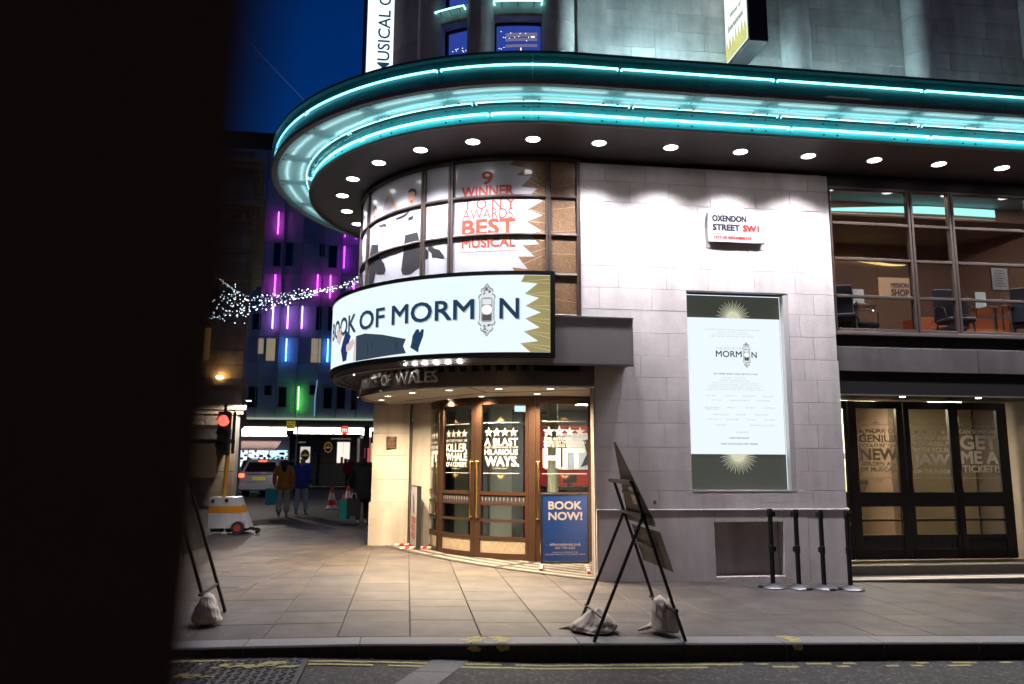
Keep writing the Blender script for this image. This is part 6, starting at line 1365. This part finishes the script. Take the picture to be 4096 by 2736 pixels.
obj('undertray', MB().cbox(-4.1, 17.6, .12, -3.4, 18.1, .20, .01), m_black, tl)
obj('jockey_leg', MB().cbox(-3.86, 17.56, .075, -3.74, 17.66, .12, .004).tube([(-3.8, 17.6, .12), (-3.8, 17.6, .3)], .02), m_tw, tl)
for x, y in ((-3.52, 17.50), (-3.52, 18.22)):
    w = obj('wheel', MB().tube([(x, y-.05, .21), (x, y+.05, .21)], .135, 20), m_rubber, tl); obj('wheel_rim', MB().tube([(x, y-.058, .21), (x, y+.058, .21)], .075, 14), M('red_rim', (.35, .05, .04), .5), w)
obj('trailer_lamp', MB().cbox(-3.46, 17.50, .30, -3.38, 17.52, .36, .004), M('grey_plate', (.4, .4, .4), .5), tl)
obj('tow_hitch', MB().tube([(-3.4, 17.8, .2), (-3.1, 17.75, .14)], .03).tube([(-3.15, 17.7, .08), (-3.15, 17.7, .2)], .04), m_black, tl)
obj('pole', MB().tube([(-3.88, 17.7, .84), (-3.83, 17.6, 1.72)], .045, 12), M('yellow_pole', (.62, .30, .03), .4), tl, smooth=True)
obj('signal_head', MB().cbox(-4.06, 17.50, 1.72, -3.80, 17.68, 2.66, .02).cbox(-3.76, 17.55, 1.76, -3.70, 17.62, 2.66, .008), m_dark, tl)
obj('backing_mast', MB().tube([(-3.93, 17.6, 2.66), (-3.93, 17.6, 2.82)], .03), m_dark, tl)
obj('red_lens', MB().tube([(-3.93, 17.46, 2.46), (-3.93, 17.50, 2.46)], .115, 22), EM('red_signal', (1, .07, .05), 5), tl)
for z in (2.17, 1.90): obj('dark_lens', MB().tube([(-3.93, 17.47, z), (-3.93, 17.50, z)], .10, 18), m_black, tl)
for z in (2.46, 2.17, 1.90): obj('visor', MB().lathe([(.125, 0), (.125, .16)], 0, 0, 14, a0=0, a1=PI).mesh('visor', m_black), None, tl, world=False)
for o in [o for o in bpy.data.objects if o.name.startswith('visor')]: pass
vz = [2.46, 2.17, 1.90]
for o, z in zip([o for o in tl.children if o.name.startswith('visor')], vz): o.location = Vector((-3.93, 17.51, z))-tl.location; o.rotation_euler = (PI/2, 0, 0)
# second signal by the theatre corner, seen from behind
t = thing('traffic_light', 'black traffic signal seen from behind at the edge of the stone pier', 'traffic light', (-2.05, 40, .1)); obj('pole', MB().tube([(-2.05, 40, .1), (-2.05, 40, 2.3)], .06), m_dark, t); obj('signal_head', MB().cbox(-2.2, 39.9, 2.25, -1.9, 40.1, 3.35, .02).cbox(-1.85, 39.9, 2.5, -1.65, 40.1, 3.1, .02), m_dark, t)
# bus stop flag
t = thing('bus_stop', 'grey bus stop post with yellow closed notice in front of the kiosk', 'bus stop', (-5.5, 40, .1)); obj('post', MB().tube([(-5.50, 40, .1), (-5.44, 40, 3.55)], .045), M('galvanised', (.4, .42, .42), .4, metal=.7), t)
obj('yellow_notice', MB().box(-5.98, 39.97, 3.16, -5.56, 40.0, 3.55), M('yellow_notice', (.60, .50, .03), .5, emit=(.5, .42, .03), es=.4), t); obj('grey_notice', MB().box(-5.96, 39.97, 2.9, -5.60, 40.0, 3.12), M('grey_notice', (.35, .42, .46), .5), t)
mb = MB(); put_text(mb, 'Bus stop', -5.95, -5.60, 3.41, 3.50, flatmap(39.97), off=.01, bold=.03); put_text(mb, 'closed', -5.95, -5.70, 3.29, 3.38, flatmap(39.97), off=.01, bold=.03); obj('lettering', mb, m_dark, t)
# traffic cones
def cone(loc, label, first=[None]):
    if first[0] is None:
        t = thing('traffic_cone', label, 'traffic cone', loc, 0, 'traffic cones at the pavement edge'); R_ = lambda z: .155-.115*(z-.04)/.66
        obj('base', MB().cbox(-.20, -.20, 0, .20, .20, .04, .01), M('cone_base', (.6, .6, .6), .5), t, world=False)
        for z0, z1, m in ((.04, .13, 'w'), (.13, .30, 'r'), (.30, .52, 'w'), (.52, .70, 'r')): obj('cone_band', MB().lathe([(R_(z0), z0), (R_(z1), z1)], n=18), m_white if m == 'w' else M('cone_red', (.75, .05, .02), .5), t, world=False, smooth=True)
        first[0] = t; return t
    return dup(first[0], loc, .3, label)
cone((-2.42, 26.57, .06), 'red and white traffic cone nearer the walking couple'); cone((-2.01, 28.05, .06), 'red and white traffic cone beside the dark-coated walker')
obj('yellow_cable_ramp', MB().cbox(-2.25, 26.8, .06, -1.7, 27.2, .12, .01), m_or2, cat='cable ramp', label='yellow cable ramp lying between the two traffic cones')

# ---------------------------------------------------------------- people
def skin(name, V, E, R_, mat, parent, sub=1):
    me = bpy.data.meshes.new(name); me.from_pydata(V, E, []); o = bpy.data.objects.new(name, me); link(o)
    md = o.modifiers.new('s', 'SKIN'); sv = me.skin_vertices[0].data
    for i, r in enumerate(R_): sv[i].radius = (r, r) if not isinstance(r, tuple) else r
    sv[0].use_root = True
    ss = o.modifiers.new('d', 'SUBSURF'); ss.levels = sub; ss.render_levels = sub
    bpy.context.view_layer.update(); dg = bpy.context.evaluated_depsgraph_get(); m2 = bpy.data.meshes.new_from_object(o.evaluated_get(dg))
    bpy.data.objects.remove(o); bpy.data.meshes.remove(me); m2.materials.clear(); m2.materials.append(mat); m2.polygons.foreach_set('use_smooth', [True]*len(m2.polygons)); m2.name = name
    q = bpy.data.objects.new(name, m2); link(q); q.parent = parent; return q
cloth = {}
def cm(c_, rough=.85):
    k = tuple(c_)
    if k not in cloth: cloth[k] = M('cloth', c_, rough, var=.25, vscale=12, bump=.4, bscale=30)
    return cloth[k]
m_skin = M('skin', (.45, .26, .18), .6)
def person(label, loc, rot, H, coat, trous, hair, hairlen=0, coatlen=.82, stride=.0, bulk=1.0, hood=False, flare=0, shoes=(.6, .6, .6), arm=0, wide=1.0, group=None):
    k = H/1.75; t = thing('person', label, 'person', loc, rot, group); S = lambda L: [(x*k, y*k, z*k) for x, y, z in L]; f = stride
    V = [(0, 0, .95), (0, -.0, 1.15), (0, .0, 1.36), (0, .01, 1.50), (0, .03, 1.60), (0, .02, 1.68)]
    E = [(0, 1), (1, 2), (2, 3), (3, 4), (4, 5)]; R_ = [.13, .12, .14, .055, .088, .075]
    for s_ in (-1, 1):
        n = len(V); sw = f*s_*.5; V += [(s_*.19, 0, 1.43), (s_*.25, -.02-sw*.4, 1.16), (s_*.25, .05-sw*.7+arm, .93), (s_*.25, .08-sw*.8+arm, .84)]
        E += [(2, n), (n, n+1), (n+1, n+2), (n+2, n+3)]; R_ += [.06, .045, .034, .036]
        n = len(V); V += [(s_*.09, 0, .88), (s_*.10, .03+sw*.5, .50), (s_*.10, sw*.95, .10+(.05 if sw < 0 else 0)), (s_*.11, .15+sw*.95, .04)]
        E += [(0, n), (n, n+1), (n+1, n+2), (n+2, n+3)]; R_ += [.085, .06, .042, .034]
    skin('body', S(V), E, [r*k for r in R_], m_skin, t, 2)
    V2 = [(0, 0, 1.30), (0, 0, 1.08), (0, 0, max(.88, coatlen+.06)), (0, 0, coatlen-.03), (0, 0, 1.46)]; E2 = [(0, 1), (1, 2), (2, 3), (0, 4)]
    R2 = [(.19, .15), (.175, .15), (.19*wide, .16), (.20*wide, .165), (.08, .08)]
    for s_ in (-1, 1):
        n = len(V2); sw = f*s_*.5; V2 += [(s_*.20, 0, 1.42), (s_*.26, -.02-sw*.4, 1.16), (s_*.26, .05-sw*.7+arm, .92)]; E2 += [(0, n), (n, n+1), (n+1, n+2)]; R2 += [.085, .068, .055]
    b_ = bulk; R2 = [(r[0]*b_*k, r[1]*b_*k) if isinstance(r, tuple) else r*b_*k for r in R2]
    skin('jacket', S(V2), E2, R2, cm(coat), t, 2)
    if hood: skin('hood', S([(0, -.06, 1.50), (0, -.10, 1.44)]), [(0, 1)], [.11*k, .09*k], cm(coat), t, 1)
    V3 = [(0, 0, .95), (0, 0, .84)]; E3 = [(0, 1)]; R3 = [.15*k, .13*k]
    for s_ in (-1, 1):
        n = len(V3); sw = f*s_*.5; V3 += [(s_*.095, 0, .86), (s_*.105, .03+sw*.5, .50), (s_*.105, sw*.95, .12)]; E3 += [(0, n), (n, n+1), (n+1, n+2)]; R3 += [.10*k, (.078+flare*.3)*k, (.062+flare)*k]
    skin('trousers', S(V3), E3, R3, cm(trous), t, 2)
    for s_ in (-1, 1): sw = f*s_*.5; lift = .04 if sw < 0 else 0; skin('shoe', S([(s_*.105, sw*.95-.03, .055+lift), (s_*.11, sw*.95+.08, .05+lift), (s_*.115, sw*.95+.17, .04+lift)]), [(0, 1), (1, 2)], [.052*k, .05*k, .038*k], cm(shoes, .6), t, 1)
    hv = [(0, -.01, 1.66), (0, -.03, 1.60)]; hr = [.098*k, .098*k]; he = [(0, 1)]
    if hairlen: hv += [(0, -.07, 1.50), (0, -.09, 1.50-hairlen)]; hr += [.095*k, .07*k]; he += [(1, 2), (2, 3)]
    skin('hair', S(hv), he, hr, cm(hair), t, 1)
    return t
person('woman with long brown hair in a mustard fleece jacket walking away', (-3.38, 22.6, .07), .12, 1.66, (.60, .25, .04), (.60, .54, .46), (.06, .03, .02), .22, .80, .22, 1.08, flare=.035, wide=1.1, shoes=(.4, .4, .4))
person('grey-haired person in a bright blue puffer jacket and pale jeans', (-2.98, 23.3, .07), -.15, 1.68, (.03, .08, .55), (.45, .6, .78), (.42, .40, .38), 0, .80, .3, 1.12, shoes=(.6, .6, .62))
person('walker in a long black coat passing the stone pier', (-1.08, 19.9, .07), .1, 1.70, (.008, .008, .01), (.02, .02, .025), (.01, .01, .01), .05, .56, .5, 1.25, wide=1.15, shoes=(.30, .29, .30))
person('person in a grey-blue hooded jacket standing beyond the traffic light', (-7.85, 33.5, .07), .5, 1.84, (.25, .36, .5), (.17, .18, .22), (.05, .04, .03), 0, .78, .1, 1.2, hood=True, shoes=(.45, .45, .45))
person('person in a red jacket at the lit kiosk hatch', (-3.38, 46.8, .07), .3, 1.72, (.50, .015, .02), (.02, .02, .025), (.25, .02, .02), 0, .8, .05, 1.2, hood=True, shoes=(.05, .05, .05))
person('dark figure in white trainers beside the silver car', (-7.6, 34.6, .07), -1.2, 1.75, (.02, .02, .03), (.03, .04, .07), (.02, .015, .01), 0, .8, .3, 1.1, shoes=(.75, .75, .75))
for x, y, h, c_, lab in ((-9.6, 42, 1.80, (.05, .05, .06), 'crowd member in dark coat at far left of the lit shop'), (-9.0, 43, 1.72, (.07, .03, .03), 'crowd member in brown-red coat left of the car roof'), (-8.5, 44, 1.82, (.16, .13, .09), 'crowd member in tan coat behind the car roof'), (-8.0, 46, 1.84, (.02, .02, .03), 'crowd member in black framed by the bright shop display'), (-7.4, 47, 1.78, (.20, .10, .10), 'crowd member with reddish collar at the shop display'), (-6.9, 45, 1.86, (.015, .015, .02), 'tall crowd member right of the car roof lamp'), (-10.4, 41, 1.7, (.03, .04, .06), 'crowd member half behind the traffic signal'), (-6.2, 44, 1.74, (.02, .02, .025), 'crowd member near the bus stop post')):
    person(lab, (x, y, .07), random.uniform(0, 6), h, c_, (.02, .02, .03), (.03, .02, .015), 0, .8, .1, 1.15, group='crowd in front of the lit shops', shoes=(.05, .05, .05))
def bag(label, x, y, z, w, h, d, col, rot=0, emit=None):
    t = thing('shopping_bag', label, 'bag', (x, y, z), rot); m = M('bag_paper', col, .5)
    obj('bag_body', MB().add([(-w/2, -d/2, 0), (w/2, -d/2, 0), (w/2, d/2, 0), (-w/2, d/2, 0), (-w/2*1.02, -d/3, h), (w/2*1.02, -d/3, h), (w/2*1.02, d/3, h), (-w/2*1.02, d/3, h)], [(3, 2, 1, 0), (0, 1, 5, 4), (1, 2, 6, 5), (2, 3, 7, 6), (3, 0, 4, 7)]), m, t, world=False)
    obj('bag_handle', MB().tube([(-w*.25, -d/3, h), (-w*.12, -d/3, h+.12), (w*.12, -d/3, h+.12), (w*.25, -d/3, h)], .006, 5), m_white, t, world=False)
bag('turquoise paper bag carried by the woman in mustard', -3.70, 22.5, .42, .28, .44, .12, (.02, .50, .52), .1)
bag('teal paper bag carried by the black-coated walker', -1.50, 19.8, .22, .26, .46, .12, (.01, .22, .20), .2)
bag('dark paper bag carried by the black-coated walker', -1.28, 19.7, .30, .28, .42, .12, (.03, .03, .025), .35)

# ---------------------------------------------------------------- silver car, rear view
car = thing('car', 'silver-blue estate car seen from behind with red tail lights on', 'car', (-6.45, 36.0, .02), -.10)
m_car = M('silver_paint', (.42, .47, .58), .3, metal=.25, coat=.6); m_cg = M('car_glass', (.01, .01, .013), .08); m_tail = EM('tail_light', (1, .10, .05), 4)
def loft(secs, name, mat, smooth=True):
    mb = MB(); n = len(secs[0]); vs = [p for s_ in secs for p in s_]; fs = [(i*n+k, i*n+(k+1) % n, (i+1)*n+(k+1) % n, (i+1)*n+k) for i in range(len(secs)-1) for k in range(n)]
    fs += [tuple(range(n)), tuple(range((len(secs)-1)*n, len(secs)*n))[::-1]]; mb.add(vs, fs); return obj(name, mb, mat, car, world=False, smooth=smooth)
def sec(y, w, z0, z1): return [(-w*.93, y, z0), (w*.93, y, z0), (w, y, z0+.12), (w*1.01, y, (z0+z1)/2), (w*.95, y, z1-.05), (w*.88, y, z1), (-w*.88, y, z1), (-w*.95, y, z1-.05), (-w*1.01, y, (z0+z1)/2), (-w, y, z0+.12)]
loft([sec(-.02, .80, .42, .80), sec(.02, .86, .34, 1.0), sec(.14, .90, .28, 1.08), sec(1, .91, .26, 1.06), sec(3, .91, .26, 1.02), sec(4.2, .86, .28, .92), sec(4.6, .74, .34, .78)], 'body', m_car)
def gs_(y, w0, w1, z0, z1): return [(-w0, y, z0), (w0, y, z0), (w1, y+.0, z1), (-w1, y, z1)]
loft([[(-.82, .10, 1.04), (.82, .10, 1.04), (.66, .50, 1.60), (-.66, .50, 1.60)], [(-.84, .5, 1.04), (.84, .5, 1.04), (.68, .62, 1.66), (-.68, .62, 1.66)], [(-.84, 2.4, 1.03), (.84, 2.4, 1.03), (.68, 2.2, 1.66), (-.68, 2.2, 1.66)], [(-.80, 3.3, 1.0), (.80, 3.3, 1.0), (.62, 2.6, 1.56), (-.62, 2.6, 1.56)]], 'cabin', m_car, False)
obj('rear_window', MB().add([(-.70, .12, 1.10), (.70, .12, 1.10), (.58, .43, 1.53), (-.58, .43, 1.53)], [(0, 1, 2, 3)]), m_cg, car, world=False)
for sx in (-1, 1):
    obj('side_window', MB().add([(sx*.852, .45, 1.12), (sx*.852, 2.9, 1.10), (sx*.725, 2.35, 1.54), (sx*.725, .72, 1.54)], [(0, 1, 2, 3)]), m_cg, car, world=False)
    obj('tail_light', MB().cbox(min(sx*.66, sx*.88), -.04, .86, max(sx*.66, sx*.88), .10, 1.03, .02), m_tail, car, world=False)
    obj('bumper_reflector', MB().cbox(min(sx*.55, sx*.80), -.075, .46, max(sx*.55, sx*.80), -.03, .51, .008), M('dim_red', (.3, .01, .02), .4, emit=(.2, .01, .02), es=.5), car, world=False)
    obj('roof_rail', MB().tube([(sx*.66, .6, 1.70), (sx*.66, 2.3, 1.70)], .02, 6), m_chrome, car, world=False)
    for y in (.85, 3.55): w = obj('wheel', MB().tube([(sx*.72, y, .33), (sx*.90, y, .33)], .33, 22), m_rubber, car, world=False); obj('wheel_rim', MB().tube([(sx*.89, y, .33), (sx*.915, y, .33)], .21, 16), m_chrome, w, world=False)
obj('brake_light', MB().cbox(-.17, .42, 1.555, .17, .50, 1.60, .008), m_tail, car, world=False)
obj('bumper', MB().cbox(-.86, -.10, .32, .86, .02, .58, .03), m_car, car, world=False); obj('tailgate_line', MB().box(-.62, -.028, .66, .62, -.02, .675).box(-.55, -.035, .985, .55, -.02, 1.0), m_dark, car, world=False)
pp = obj('number_plate', MB().box(-.27, -.045, .75, .27, -.03, .87), M('plate_yellow', (.62, .48, .03), .5, emit=(.5, .38, .02), es=.35), car, world=False)
mb = MB(); put_text(mb, 'NA15 YVY', -.23, .23, .775, .845, lambda s_, off, z: (s_, -.045-off, z), off=.004, bold=.03); obj('plate_lettering', mb, m_dark, car, world=False)
